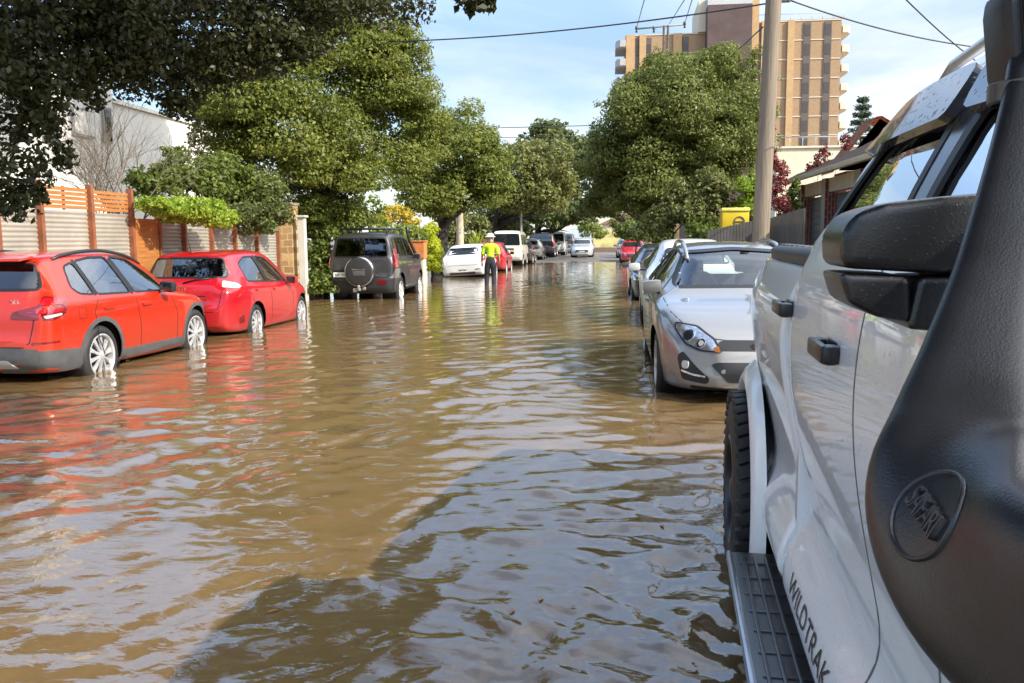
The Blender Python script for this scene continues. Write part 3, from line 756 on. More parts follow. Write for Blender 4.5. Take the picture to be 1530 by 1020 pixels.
# white hatchback, then the cars ahead of it
p = AY(692, 410, 33.4)
r = car_root('parked_car', p.x, 33.4, -.17, True, 'white hatchback with red tail lamps, left of the person in the yellow top', GL)
r.rotation_euler[0] = R_(-3.0); r.rotation_euler[2] += R_(-3)
S = make_car(r, ACCENT, WHITEP, 1); plate(r, -.016, 0, .42, .37, 0)
p, n = S.hit(0, .88, 'rear', .004); bm = bmesh.new(); add_lathe(bm, [(.03, 0), (.03, .008), (.045, .008), (.045, 0)], 20, 'x', closed=True); o = mesh_obj('emblem', bm, CHROME, r); o.location = p; o.scale = (1, 1.4, .8)
p = AY(727, 405, 38.8)
r = car_root('parked_car', p.x, 38.9, -.13, True, 'bright red hatchback half hidden behind the person in the yellow top', GL)
S = make_car(r, ACCENT, RED, 1); plate(r, -.016, 0, .5, .37, 0)
p = AY(757, 395, 47.0)
r = car_root('parked_van', p.x, 47.0, -.06, True, 'cream white van with a wide dark rear window', GL, 0, 'van')
S = make_car(r, HIACE, CREAMP, 1); plate(r, -.03, 0, .84, .37, 0)
p = AY(774, 400, 50.5)
r = car_root('parked_car', p.x, 50.5, -.03, True, 'dark car with red tail lamps tucked right behind the cream van', GL); make_car(r, ACCENT, BLACKPAINT, 0)
p = AY(792, 390, 58.0)
r = car_root('parked_car', p.x, 58.0, .02, True, 'champagne silver wagon in front of the black van at the far end', GL); make_car(r, ACCENT, BEIGEP, 0); plate(r, -.016, 0, .5, .37, 0)
p = AY(810, 385, 64.0)
r = car_root('parked_van', p.x, 64.0, .05, True, 'black van beyond the champagne silver wagon', GL, 0, 'van'); make_car(r, SUV, BLACKPAINT, 0)
p = AY(829, 380, 69.5)
r = car_root('parked_van', p.x, 69.5, .06, True, 'small white van beyond the black van', GL, 0, 'van'); make_car(r, HIACE, WHITEP, 0)
p = AY(843, 378, 76.0)
r = car_root('parked_car', p.x, 76.0, .06, True, 'grey four wheel drive farthest along the left kerb', GL, 0.0, 'four wheel drive'); make_car(r, SUV, GREYP, 0)
p = AY(855, 372, 78.0)
r = car_root('parked_car', p.x, 80.0, .07, False, 'teal grey car behind the approaching white car'); make_car(r, SEDAN, paint('teal_grey_paint', (.12, .18, .18), .4, .35), 0)
p = AY(869.5, 386, 62.5)
r = car_root('white_car', p.x, 66.3, .05, False, 'white car driving towards the flood along the dry end of the street')
S = make_car(r, SEDAN, paint('pale_silver_paint', (.62, .65, .68), .4, .3), 1)
S.patch('grille', [(-.5, .42), (.5, .42), (.42, .58), (-.42, .58)], 'front', DARKP, r, .012); plate(r, 4.12, 0, .46, .37, math.pi)
# right hand row (noses towards the camera)
MZ = car_root('parked_car', 1.33, 7.6+4.75*.95, -.10, False, 'silver wagon with roof rails and swept headlamps, parked right behind the white ute', GR)
S = make_car(MZ, MAZDA, SILVERP)
for ang, sd in ((1, 1), (1, -1)):
    phi = 38*sd; fl = lambda P: P if sd > 0 else [(-u, z) for u, z in P]
    S.patch('headlight', fl(round_poly([(.30, .55), (.50, .555), (.66, .61), (.82, .74), (.83, .79), (.62, .765), (.40, .66)], .03)), phi, DARKP, MZ, .004, .012, .04)
    hl = S.patch('headlight_reflector', fl(round_poly([(.33, .562), (.49, .567), (.65, .62), (.80, .74), (.805, .775), (.62, .75), (.41, .65)], .03)), phi, HEADL, MZ, .008, .01, .04)
    for (u, z, rad, m) in ((.64, .685, .052, CHROME), (.64, .685, .040, opaque_glass()), (.50, .62, .034, CHROME), (.50, .62, .024, WHITEL)):
        S.patch('projector_lamp', fl(circle(u, z, rad, 18)), phi, m, MZ, .012+(.06-rad)*.1, .006, .03)
    S.patch('indicator', fl(round_poly([(.315, .55), (.36, .552), (.385, .59), (.35, .60)], .01)), phi, AMBERL, MZ, .013, .006, .04)
    S.ribbon('fog_lamp_trim', fl([(.44, .345), (.55, .355), (.68, .38)]), .016, 30*sd, CHROME, MZ, .012)
for sd in (-1, 1):
    bm = bmesh.new(); pts = []
    for k in range(15):
        t = k/14; xx = (.62+2.1*t)*.95
        p, _ = S.hit(xx, sd*.50, 'top'); pts.append(Vector((xx, sd*.50, p.z+.05*min(1, 5*t, 5*(1-t))-.004)))
    add_tube(bm, pts, .022, 8); mesh_obj('roof_rail', bm, SILVERP, MZ)
bm = bmesh.new(); add_lathe(bm, [(.055, 0), (.055, .012), (.07, .012), (.07, 0)], 28, 'x', closed=True); p, n = S.hit(0, .60, 'front', .006); o = mesh_obj('emblem', bm, CHROME, MZ, True, 40); o.location = p; o.scale = (1, 1.3, 1)
sp2 = dict(ACCENT); sp2.update(sx=1.0, sy=1.04, roofw=[(0, .6), (.4, .50), (.8, .50), (1.5, .51), (2.3, .49), (3.0, .64), (4.1, .4)], windscreen=[(-.58, 1.03), (.58, 1.03), (.43, 1.28), (-.43, 1.28)])
r = car_root('parked_car', 1.46, 14.0+4.1, -.02, False, 'white car between the silver wagon and the blue grey car', GR); make_car(r, dict(sp2, mirror=(2.5, .96, None, 1.03)), WHITEP, 1)
r = car_root('parked_car', 1.36, 20.4+4.1, -.14, False, 'dark blue grey car behind the white car on the right', GR); S = make_car(r, sp2, BLUEP, 2)
S.patch('number_plate', [(-.2, .40), (.2, .40), (.2, .5), (-.2, .5)], 'front', PLATE, r, .01)
S.patch('lower_grille', [(-.5, .26), (.5, .26), (.5, .36), (-.5, .36)], 'front', DARKP, r, .008)
r = car_root('parked_car', 1.45, 52.5+4.1, -.10, False, 'red sedan with dark grille, far along the right kerb', GR); S = make_car(r, SEDAN, paint('pink_red_paint', (.5, .02, .035), .15, .3), 1)
S.patch('grille', [(-.45, .40), (.45, .40), (.40, .60), (-.40, .60)], 'front', DARKP, r, .012)
r = car_root('parked_car', 1.30, 60.5+4.1, -.0, False, 'pale silver car just behind the red sedan', GR); make_car(r, SEDAN, SILVERP, 0)
r = car_root('parked_car', 1.9, 69+4.4, .05, False, 'black four wheel drive behind the pale silver car at the far end', GR, 0, 'four wheel drive'); make_car(r, SUV, BLACKPAINT, 0)
# ------------------------------------------------------------------ the white dual cab ute close on the right
UTEW = paint('wet_white_paint', (.90, .91, .92), 0., .35, dirt=.0, wet=.5, coat=.8, cr=.03)
UTEW2 = paint('white_paint_lower', (.90, .91, .92), 0., .35, dirt=.03, coat=.8, cr=.03)
WETBLACK = NT('wet_black_plastic')
_oc = WETBLACK.obj(); _n = WETBLACK.noise(260, 3, .6, vec=_oc); _v = WETBLACK.n('ShaderNodeTexVoronoi'); _v.inputs['Scale'].default_value = 120; WETBLACK.l(_oc, _v.inputs['Vector'])
_d = WETBLACK.math('MAXIMUM', WETBLACK.math('SUBTRACT', .22, _v.outputs['Distance']), 0.0)
_b = WETBLACK.bump(_n.outputs[0], .10, .004); _b = WETBLACK.bump(_d, .25, .01, _b)
WETBLACK.pbr((.010, .010, .011), .30, 0, Normal=_b, Specular_IOR_Level=.6); WETBLACK = WETBLACK.m
SOFTBLACK = simple('rubbed_black_plastic', (.015, .015, .017), .30, 0, .25, 14, bump=.10, bscale=420, Specular_IOR_Level=.6)
uyaw = R_(4.0)
un = Vector((-math.sin(uyaw), -math.cos(uyaw), 0)); ur = Vector((-math.cos(uyaw), math.sin(uyaw), 0)); uo = Vector((1.61, 3.78, 0))
UTE = empty('utility_truck', uo - un*1.25, R_(-90)-uyaw, 'white dual cab ute with black mirror and snorkel, filling the right edge of the picture', 'ute', 'cars parked along the right kerb')
def ute_local(p):                    # world -> ute (x forward from tail, y left, z)
    d = p-(uo-un*1.25); return Vector((d.dot(un), -d.dot(ur), p.z))
def cab_section(w, zb, zs, zt, wr):
    k = w
    low = [(0, .33), (.85*k, .33), (.955*k, .335), (1.0*k, .38), (1.003*k, .44), (.985*k, .50), (.935*k, .58), (.925*k, .66), (.955*k, .80), (.985*k, .95), (1.0*k, 1.08), (1.0*k, 1.2)]
    f = (zs-.33)/(1.40-.33)
    low = [(y, .33+(z-.33)*f) for y, z in low]
    sh = .952*k; hg = max(zt-zs, .004); ez = zt-min(.10, .4*hg); wr = min(wr, sh*.98)
    g = min(1, hg/.3)
    return low + [(.985*k, zs-.07*f), (sh, zs), (sh*.62+wr*.38+.008*g, zs+.40*(ez-zs)), (wr+.03*g, zs+.86*(ez-zs)), (wr, ez), (wr*.92, zt-.035*g), (wr*.55, zt-.008), (0, zt)]
CAB = dict(L=3.35, top=[(0, 1.39), (.03, 1.42), (.20, 1.70), (.26, 1.775), (.42, 1.84), (.7, 1.87), (1.0, 1.86), (1.2, 1.82), (1.36, 1.74), (1.95, 1.38), (2.08, 1.32), (2.9, 1.24), (3.15, 1.14), (3.3, .96), (3.35, .82)],
  belt=[(0, 1.37), (.1, 1.40), (1.0, 1.40), (1.9, 1.36), (2.1, 1.27), (2.9, 1.16), (3.2, 1.02), (3.35, .72)],
  plan=[(0, .985), (.1, .995), (1.2, .995), (2.0, .985), (2.6, .975), (2.95, .92), (3.2, .80), (3.35, .62)], roofw=[(0, .945), (.05, .93), (.2, .835), (.32, .785), (.5, .768), (1.15, .765), (1.38, .80), (1.92, .925), (2.1, .93), (3.35, .5)], bot=[(0, .33), (3.0, .33), (3.35, .40)])
CX = 2.388
cab = Shell(CAB, .035, 3, cab_section, .985)
off = empty('cab', (CX, 0, 0)); off.parent = UTE
bpy.data.objects.remove(off)
class Off:                           # patches on the cab, shifted to the ute's frame
    pass
def cpart(o): o.location = (CX, 0, 0); return o
RW_ = [(.20, 1.445), (.98, 1.43), (.96, 1.69), (.42, 1.70), (.35, 1.67)]
FW_ = [(1.10, 1.43), (1.86, 1.40), (1.62, 1.56), (1.36, 1.675), (1.08, 1.69)]
UG = glassy('wet_side_glass', (.16, .18, .19), .38)
for P0 in (RW_, FW_):
    P = round_poly(P0, .06, 3)
    for v in ('right', 'left'):
        cpart(cab.patch('side_window', P, v, UG, UTE, -.008, 0, .08)); cpart(cab.ribbon('window_seal', P, .035, v, DARKP, UTE, .005, True)); cab.cut(P, v)
for v in ('right', 'left'):
    cpart(cab.ribbon('door_pillar', [(1.04, 1.42), (1.02, 1.70)], .10, v, simple('pillar_film', (.03, .03, .035), .18), UTE, .003))
VIS = simple('smoked_visor', (.05, .055, .065), .06, 0, .1, bump=.0, Coat_Weight=1.0, Specular_IOR_Level=.9)
_t = NT('beaded_smoked_visor'); _oc = _t.obj(); _v = _t.n('ShaderNodeTexVoronoi'); _v.inputs['Scale'].default_value = 70; _t.l(_oc, _v.inputs['Vector'])
_s = _t.n('ShaderNodeSeparateColor'); _t.l(_v.outputs['Color'], _s.inputs[0])
_d = _t.math('MAXIMUM', _t.math('SUBTRACT', _t.math('MULTIPLY', _s.outputs[1], .42), _v.outputs['Distance']), 0.0)
_t.pbr((.045, .05, .06), .07, 0, Normal=_t.bump(_d, .4, .012), Specular_IOR_Level=1.0); VISB = _t.m
for v in ('right', 'left'):
    for P in ([(.20, 1.655), (.98, 1.655), (1.0, 1.745), (.9, 1.755), (.30, 1.755)], [(1.06, 1.655), (1.40, 1.645), (1.66, 1.53), (1.70, 1.56), (1.44, 1.70), (1.25, 1.755), (1.04, 1.755)]):
        cpart(cab.patch('window_visor', round_poly(P, .03, 2), v, VISB, UTE, .03, .022, .06))
wsP = round_poly([(-.72, 1.42), (.72, 1.42), (.62, 1.74), (-.62, 1.74)], .06)
cpart(cab.patch('windscreen', wsP, 'front', UG, UTE, .004, .004, .1))
gapm = simple('shut_line', (.16, .16, .165), .6)
for v in ('right', 'left'):
    for ln in ([(.06, 1.40), (-.0 + .03, 1.30), (.02, 1.2)], [(1.02, 1.42), (1.0, 1.0), (.98, .40)], [(1.78, 1.38), (1.66, 1.15), (1.50, .92), (1.40, .66), (1.38, .40)]):
        cpart(cab.ribbon('panel_gap', ln, .007, v, gapm, UTE, .0012))
# front wheel arch and the shells
cab.cut(circle(2.38, .36, .47, 26), 'right'); cab.cut(circle(2.38, .36, .47, 26), 'left')
cpart(mesh_obj('cab', cab.bm, UTEW, UTE, True, 50))
def bed_section(w, zb, zs, zt, wr):
    k = w
    return [(0, .33), (.85*k, .33), (.955*k, .335), (1.0*k, .38), (1.003*k, .44), (.985*k, .50), (.945*k, .58), (.940*k, .66), (.965*k, .82), (1.0*k, 1.0), (1.015*k, 1.12), (1.005*k, 1.22), (.97*k, 1.30), (.945*k, 1.345), (.93*k, 1.355), (.85*k, 1.358), (.5*k, 1.36), (0, 1.36)]
BED = dict(L=2.33, top=[(0, 1.34), (.04, 1.36), (2.33, 1.36)], belt=[(0, 1.3), (2.33, 1.3)], plan=[(0, .80), (.06, .845), (.4, .90), (.9, .96), (1.4, .99), (2.33, .995)], roofw=[(0, .7), (2.33, .7)], bot=[(0, .33), (2.33, .33)])
bed = Shell(BED, .035, 3, bed_section, .985)
wx, wz, wr_ = 1.25, .34, .42
for sd, v in ((-1, 'right'), (1, 'left')):
    bm = bmesh.new()             # flared lip of the rear arch
    rows = []
    for k in range(41):
        a = R_(-24+228*k/40); row = []
        for rr, yy in ((.475, .93), (.475, 1.018), (.482, 1.028), (.498, 1.026), (.53, 1.008), (.565, .975)):
            row.append(bm.verts.new((wx+rr*math.cos(a), sd*yy, wz+rr*math.sin(a)*1.02)))
        rows.append(row)
    for a, b in zip(rows[:-1], rows[1:]):
        for k in range(5): bm.faces.new((a[k], a[k+1], b[k+1], b[k]) if sd < 0 else (a[k+1], a[k], b[k], b[k+1]))
    mesh_obj('wheel_flare', bm, UTEW2, UTE, True, 60)
    bed.patch('taillight', round_poly([(.0, .98), (.13, .98), (.13, 1.26), (.02, 1.26)], .03), v, DARKREDL, UTE, .012)
    bed.cut(circle(wx, wz, .49, 28), v)
    bm = bmesh.new(); add_lathe(bm, [(.53, sd*.93), (.53, sd*.5), (.01, sd*.5)], 26, 'y', (wx, 0, wz)); mesh_obj('wheel_well', bm, DARKP, UTE)
    bm = bmesh.new(); add_lathe(bm, [(.50, sd*.93), (.50, sd*.5), (.01, sd*.5)], 26, 'y', (CX+2.38, 0, .36)); mesh_obj('wheel_well', bm, DARKP, UTE)
mesh_obj('tray', bed.bm, UTEW2, UTE, True, 50)
bm = bmesh.new(); add_box(bm, (2.36, 0, .86), (.06, 1.895, .94), None, .01); mesh_obj('gap_seal', bm, UTEW2, UTE, False)
for sd in (-1, 1):
    make_wheel(UTE, (wx, sd*.94, wz), wr_, .28, .235, sd, 6, ALLOYD, 1, 0, 'wide', True)
    make_wheel(UTE, (CX+2.38, sd*.95, .34), wr_, .28, .235, sd, 6, ALLOYD, 1, 0, 'wide', True)
# tray rail and soft cover
bm = bmesh.new()
for sd in (-1, 1):
    add_tube(bm, [(.35, sd*.80, 1.37), (.9, sd*.85, 1.375), (1.4, sd*.885, 1.378), (2.3, sd*.89, 1.38)], [.03, .036, .036, .036], 10)
    for k in range(8): add_box(bm, (.6+k*.21, sd*(.79+.008*k), 1.405), (.03, .06, .02), Matrix.Rotation(.5, 3, 'Z'), .006)
add_box(bm, (1.3, 0, 1.365), (1.9, 1.6, .03), None, .01)
mesh_obj('tray_cover', bm, BLACKP, UTE, True, 40)
for sd in (-1, 1):
    bm = bmesh.new(); add_prism(bm, [(1.95, 1.37), (2.30, 1.37), (2.32, 1.47), (2.28, 1.475), (2.18, 1.42), (1.96, 1.41)], sd*.80-.03, sd*.80+.03)
    mesh_obj('sports_bar', bm, BLACKP, UTE, False)
# handles
for x, z in ((2.40, 1.235), (3.14, 1.20)):
    for sd in (-1, 1):
        bm = bmesh.new()
        add_box(bm, (-.075, sd*.0, 0), (.04, .036, .042), None, .012); add_box(bm, (.075, 0, 0), (.044, .040, .044), None, .014); add_box(bm, (0, sd*.014, .002), (.18, .018, .040), None, .008)
        add_box(bm, (0, -sd*.022, 0), (.11, .012, .05), None, .004)
        o = mesh_obj('door_handle', bm, WETBLACK, UTE, True, 40); o.location = (x, sd*1.010, z)
# mirrors
for sd in (-1, 1):
    def shell(poly, x0, x1, bev):
        b = bmesh.new(); add_prism(b, [(w_, z_) for w_, z_ in poly], x0, x1)
        bmesh.ops.bevel(b, geom=b.edges[:], offset=bev, segments=4, affect='EDGES', profile=.6)
        M = Matrix(((0, 1, 0), (sd, 0, 0), (0, 0, 1))).to_4x4(); bmesh.ops.transform(b, matrix=M, verts=b.verts)
        bmesh.ops.recalc_face_normals(b, faces=b.faces); return b
    up = shell([(1.122, 1.408), (1.124, 1.452), (1.108, 1.480), (1.07, 1.493), (1.0, 1.500), (.93, 1.505), (.905, 1.405), (1.0, 1.400)], 3.76, 3.93, .018)
    m = mesh_obj('wing_mirror', up, WETBLACK, UTE, True, 45)
    lo = shell([(1.125, 1.402), (1.035, 1.398), (1.03, 1.335), (1.075, 1.343), (1.112, 1.362)], 3.775, 3.925, .012)
    lo2 = shell([(1.027, 1.396), (.90, 1.398), (.90, 1.318), (1.038, 1.328)], 3.77, 3.93, .010)
    mesh_obj('mirror_indicator', lo, WETBLACK, m, True, 45); mesh_obj('mirror_base', lo2, WETBLACK, m, True, 45)
    bm = bmesh.new(); add_box(bm, (3.757, sd*1.01, 1.447), (.01, .17, .075), None, .004); mesh_obj('mirror_glass', bm, CHROME, m, True, 40)
    bm = bmesh.new(); add_box(bm, (3.80, sd*.92, 1.375), (.10, .14, .07), None, .02); mesh_obj('mirror_arm', bm, BLACKP, m, True, 40)
# roof rails, side steps
for sd in (-1, 1):
    bm = bmesh.new(); add_tube(bm, [(2.62, sd*.66, 1.825), (2.75, sd*.66, 1.868), (3.2, sd*.66, 1.882), (3.5, sd*.66, 1.862), (3.66, sd*.66, 1.80)], .014, 8); mesh_obj('roof_rail', bm, simple('satin_rail', (.5, .5, .5), .3, .8), UTE)
    bm = bmesh.new()
    add_box(bm, (2.95, sd*1.02, .245), (2.2, .20, .05), None, .022)
    for k in range(4): add_box(bm, (2.95, sd*(.945+k*.042), .2725), (2.06, .012, .010), None, .003)
    for k in range(15): add_box(bm, (1.98+k*.14, sd*1.01, .270), (.014, .15, .008), None, .002)
    add_box(bm, (2.95, sd*1.114, .255), (2.18, .022, .04), None, .009, 1)
    mesh_obj('side_step', bm, [simple('step_grey', (.06, .062, .066), .30, .2, .2, bump=.08, bscale=60), simple('step_edge', (.40, .42, .45), .25, .7)], UTE, True, 40)
# lettering on the door
tx = text_mesh('WILDTRAK', .08, .0, 'lettering', simple('decal_black', (.02, .02, .022), .4), UTE)
M = tx.data
bmt = bmesh.new(); bmt.from_mesh(M); bmesh.ops.triangulate(bmt, faces=bmt.faces); bmesh.ops.subdivide_edges(bmt, edges=bmt.edges, cuts=1)
for v in bmt.verts:
    p, n = cab.hit(.52+v.co.x*1.5, .455+v.co.y, 'right', .0025); v.co = p
bmt.to_mesh(M); bmt.free(); cpart(tx)
# seats inside
bm = bmesh.new()
for x in (2.75, 3.55):
    for y in (-.42, .42):
        add_box(bm, (x, y, 1.02), (.16, .5, .7), Matrix.Rotation(-.2, 3, 'Y'), .06); add_box(bm, (x-.06, y, 1.45), (.1, .26, .2), Matrix.Rotation(-.2, 3, 'Y'), .04)
    add_box(bm, (x+.25, 0, .72), (.5, 1.4, .15), None, .04)
mesh_obj('seat', bm, SEAT, UTE, True, 40)
# snorkel: sweeps up the pillar from the wing, ram head on top
axis = [((1580, -260), 1.18, .042, .05), ((1572, -40), 1.12, .034, .045), ((1554, 110), 1.06, .032, .042), ((1532, 230), 1.02, .033, .044), ((1502, 400), .95, .043, .048), ((1470, 540), .885, .053, .05), ((1450, 650), .83, .066, .052), ((1447, 745), .77, .080, .055), ((1500, 850), .69, .084, .058), ((1625, 950), .60, .088, .06), ((1800, 1080), .50, .088, .06), ((2000, 1220), .40, .085, .055)]
cs = [AY(*a[0], a[1]) for a in axis]
bm = bmesh.new(); rings = []
SEG = 40
def csp(i, t, arr):                  # Catmull-Rom
    p0, p1, p2, p3 = arr[max(i-1, 0)], arr[i], arr[i+1], arr[min(i+2, len(arr)-1)]
    return .5*((2*p1) + (p2-p0)*t + (2*p0-5*p1+4*p2-p3)*t*t + (3*p1-p0-3*p2+p3)*t**3)
pts, hw, hd = [], [], []
W_ = [a[2] for a in axis]; D_ = [a[3] for a in axis]
for i in range(len(cs)-1):
    for k in range(7):
        t = k/7; pts.append(csp(i, t, cs)); hw.append(csp(i, t, W_)); hd.append(csp(i, t, D_))
pts.append(cs[-1]); hw.append(W_[-1]); hd.append(D_[-1])
for i, p in enumerate(pts):
    tg = (pts[min(i+1, len(pts)-1)]-pts[max(i-1, 0)]).normalized()
    outw = ur*.42 + un*.90                       # faces out and forward
    side = tg.cross(outw).normalized(); nrm = side.cross(tg).normalized()
    r = []
    for k in range(SEG):
        a = 2*math.pi*k/SEG; c_, s_ = math.cos(a), math.sin(a)
        e = 2/3.8
        x_, y_ = abs(c_)**e*math.copysign(1, c_), abs(s_)**e*math.copysign(1, s_)
        r.append(bm.verts.new(ute_local(p + side*x_*hw[i] + nrm*y_*hd[i])))
    rings.append(r)
for a, b in zip(rings[:-1], rings[1:]):
    for k in range(SEG): bm.faces.new((a[k], a[(k+1) % SEG], b[(k+1) % SEG], b[k]))
bm.faces.new(rings[0]); bm.faces.new(rings[-1][::-1])
bmesh.ops.recalc_face_normals(bm, faces=bm.faces)
sbvh = BVHTree.FromBMesh(bm)
SNK = mesh_obj('snorkel', bm, SOFTBLACK, UTE, True, 60)
def on_snk(px, py):
    o = ute_local(CAMPOS); d = (ute_local(CAMPOS+ray(px, py))-o).normalized()
    p, n, _, _ = sbvh.ray_cast(o, d); return p, n
# ram head and clamp band
bm = bmesh.new()
def sring(i, k, extra=0):
    return [rings_co[i][j] for j in range(SEG)]
top_i = 12
for (px, py, Y, sx_, sy_, sz_, bev) in ((1546, 55, 1.08, .10, .085, .115, .022),):
    c = ute_local(AY(px, py, Y)); add_box(bm, c, (sx_, sy_, sz_), Matrix.Rotation(.12, 3, 'X'), bev)
    add_box(bm, c+Vector((.055, -.01, .005)), (.012, .045, .075), Matrix.Rotation(.12, 3, 'X'), .008)
    add_box(bm, c+Vector((.0, .0, .14)), (.13, .11, .16), Matrix.Rotation(.12, 3, 'X'), .03)
mesh_obj('snorkel_head', bm, BLACKP, SNK, True, 45)
bm = bmesh.new()
c = ute_local(AY(1550, 138, 1.055))
n_ = 24
for zz, gr in ((0, 1.0), (.018, 1.0)): pass
add_lathe(bm, [(.046, -.012), (.050, -.010), (.050, .010), (.046, .012)], 24, 'z', c); o = mesh_obj('hose_clamp', bm, simple('clamp_steel', (.10, .09, .08), .3, .5), SNK, True, 40)
# embossed oval with lettering
p, n = on_snk(1386, 767)
tdir = (on_snk(1404, 792)[0]-on_snk(1370, 740)[0]); tdir = (tdir - n*tdir.dot(n)).normalized(); bdir = n.cross(tdir).normalized()
bm = bmesh.new()
def emb(u, v, off=0.0):
    q = p + tdir*u + bdir*v
    h, hn, _, _ = sbvh.ray_cast(q+n*.05, -n)
    if h is None: h, hn, _, _ = sbvh.find_nearest(q)
    return h + hn*off
er = .040
N = 56
for prof in ((.0,),):
    rr = []
    for k in range(N):
        a = 2*math.pi*k/N
        rr.append([bm.verts.new(emb(er*f*math.cos(a), er*f*math.sin(a), o_)) for f, o_ in ((.90, -.001), (.92, .0022), (.96, .0030), (1.0, .0022), (1.02, -.001))])
    for a, b in zip(rr, rr[1:]+rr[:1]):
        for k in range(4): bm.faces.new((a[k], a[k+1], b[k+1], b[k]))
bmesh.ops.recalc_face_normals(bm, faces=bm.faces)
mesh_obj('emblem_ring', bm, SOFTBLACK, SNK, True, 60)
tx = text_mesh('SAFARI', .0265, .0017, 'emblem_lettering', simple('emblem_highlight_black', (.05, .05, .053), .35), SNK, .0)  # lettering coloured lighter than the snorkel to stand in for highlights
ext = tx.data
bmt = bmesh.new(); bmt.from_mesh(ext); bmesh.ops.triangulate(bmt, faces=bmt.faces); bmesh.ops.subdivide_edges(bmt, edges=[e for e in bmt.edges if e.calc_length() > .004], cuts=1); bmesh.ops.triangulate(bmt, faces=bmt.faces)
zs = [v.co.z for v in bmt.verts]; zt_ = max(zs)
# letters read from upper left to lower right as seen from outside
flip = 1 if (bdir.z > 0) else -1
for v in bmt.verts:
    s_ = 1.25 - .0*v.co.x
    v.co = emb(v.co.x*.64+.001, flip*v.co.y*s_*.88, .0056 if v.co.z > 0 else -.003)
bmesh.ops.recalc_face_normals(bmt, faces=bmt.faces)
bmt.to_mesh(ext); bmt.free()
# ------------------------------------------------------------------ ground, flood water, sky
SUN = Vector((.723, -.354, .600)).normalized()
w = bpy.data.worlds.new("World"); scene.world = w; w.use_nodes = True
t = w.node_tree; t.nodes.clear()
out = t.nodes.new('ShaderNodeOutputWorld'); bg = t.nodes.new('ShaderNodeBackground'); sk = t.nodes.new('ShaderNodeTexSky')
sk.sky_type = 'NISHITA'; sk.sun_disc = False; sk.sun_elevation = math.asin(SUN.z); sk.sun_rotation = math.atan2(SUN.x, SUN.y); sk.air_density = 1.0; sk.dust_density = .6; sk.ozone_density = 2.0
tc = t.nodes.new('ShaderNodeTexCoord'); sp = t.nodes.new('ShaderNodeSeparateXYZ'); t.links.new(tc.outputs['Generated'], sp.inputs[0])
def wm(op, a, b=None):
    m = t.nodes.new('ShaderNodeMath'); m.operation = op
    for s_, v in ((m.inputs[0], a), (m.inputs[1], b)):
        if v is None: continue
        if isinstance(v, (int, float)): s_.default_value = v
        else: t.links.new(v, s_)
    return m.outputs[0]
zc = wm('ADD', wm('MAXIMUM', sp.outputs[2], 0.0), .16)
cx, cy = wm('DIVIDE', sp.outputs[0], zc), wm('DIVIDE', sp.outputs[1], zc)
cb = t.nodes.new('ShaderNodeCombineXYZ'); t.links.new(cx, cb.inputs[0]); t.links.new(cy, cb.inputs[1]); cb.inputs[2].default_value = 3.7
nz = t.nodes.new('ShaderNodeTexNoise'); nz.inputs['Scale'].default_value = .62; nz.inputs['Detail'].default_value = 8; nz.inputs['Roughness'].default_value = .55; nz.inputs['Distortion'].default_value = .5
t.links.new(cb.outputs[0], nz.inputs['Vector'])
cr = t.nodes.new('ShaderNodeValToRGB'); cr.color_ramp.elements[0].position = .42; cr.color_ramp.elements[1].position = .68
cr.color_ramp.elements[0].color = (.06, .06, .06, 1); cr.color_ramp.elements[1].color = (.92, .92, .92, 1)
bias = wm('MULTIPLY', wm('ADD', wm('DIVIDE', sp.outputs[0], wm('ADD', wm('ABSOLUTE', sp.outputs[1]), .2)), .05), .26)   # more cloud to the right of the street
t.links.new(wm('ADD', nz.outputs[0], bias), cr.inputs[0])
nz2 = t.nodes.new('ShaderNodeTexNoise'); nz2.inputs['Scale'].default_value = 2.0; nz2.inputs['Detail'].default_value = 6; t.links.new(cb.outputs[0], nz2.inputs['Vector'])
cc = t.nodes.new('ShaderNodeValToRGB'); cc.color_ramp.elements[0].color = (4.6, 4.9, 5.3, 1); cc.color_ramp.elements[1].color = (7.6, 7.6, 7.6, 1); cc.color_ramp.elements[0].position = .3; cc.color_ramp.elements[1].position = .7
t.links.new(nz2.outputs[0], cc.inputs[0])
mx = t.nodes.new('ShaderNodeMix'); mx.data_type = 'RGBA'
t.links.new(cr.outputs[0], mx.inputs[0]); t.links.new(sk.outputs[0], mx.inputs[6]); t.links.new(cc.outputs[0], mx.inputs[7])
el = t.nodes.new('ShaderNodeMapRange'); el.interpolation_type = 'SMOOTHSTEP'; t.links.new(sp.outputs[2], el.inputs[0]); el.inputs[1].default_value = .18; el.inputs[2].default_value = .46; el.inputs[3].default_value = .82; el.inputs[4].default_value = 2.15   # sky above the view boosted for fill light and reflections, lower sky dimmed
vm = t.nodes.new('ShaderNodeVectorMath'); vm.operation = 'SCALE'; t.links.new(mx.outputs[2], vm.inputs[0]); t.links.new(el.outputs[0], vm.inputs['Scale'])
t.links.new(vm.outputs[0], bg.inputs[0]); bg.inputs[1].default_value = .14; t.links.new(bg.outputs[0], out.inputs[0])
su = bpy.data.lights.new('sun', 'SUN'); su.energy = 4.5; su.angle = R_(.53); su.color = (1, .93, .82)
so = bpy.data.objects.new('sun', su); COL.objects.link(so); so.rotation_euler = SUN.to_track_quat('Z', 'Y').to_euler(); so.location = (20, -10, 30)
scene.view_settings.view_transform = 'Standard'; scene.view_settings.look = 'None'; scene.view_settings.exposure = .78; scene.view_settings.gamma = 1
scene.cycles.max_bounces = 8; scene.cycles.transparent_max_bounces = 16; scene.cycles.use_denoising = True

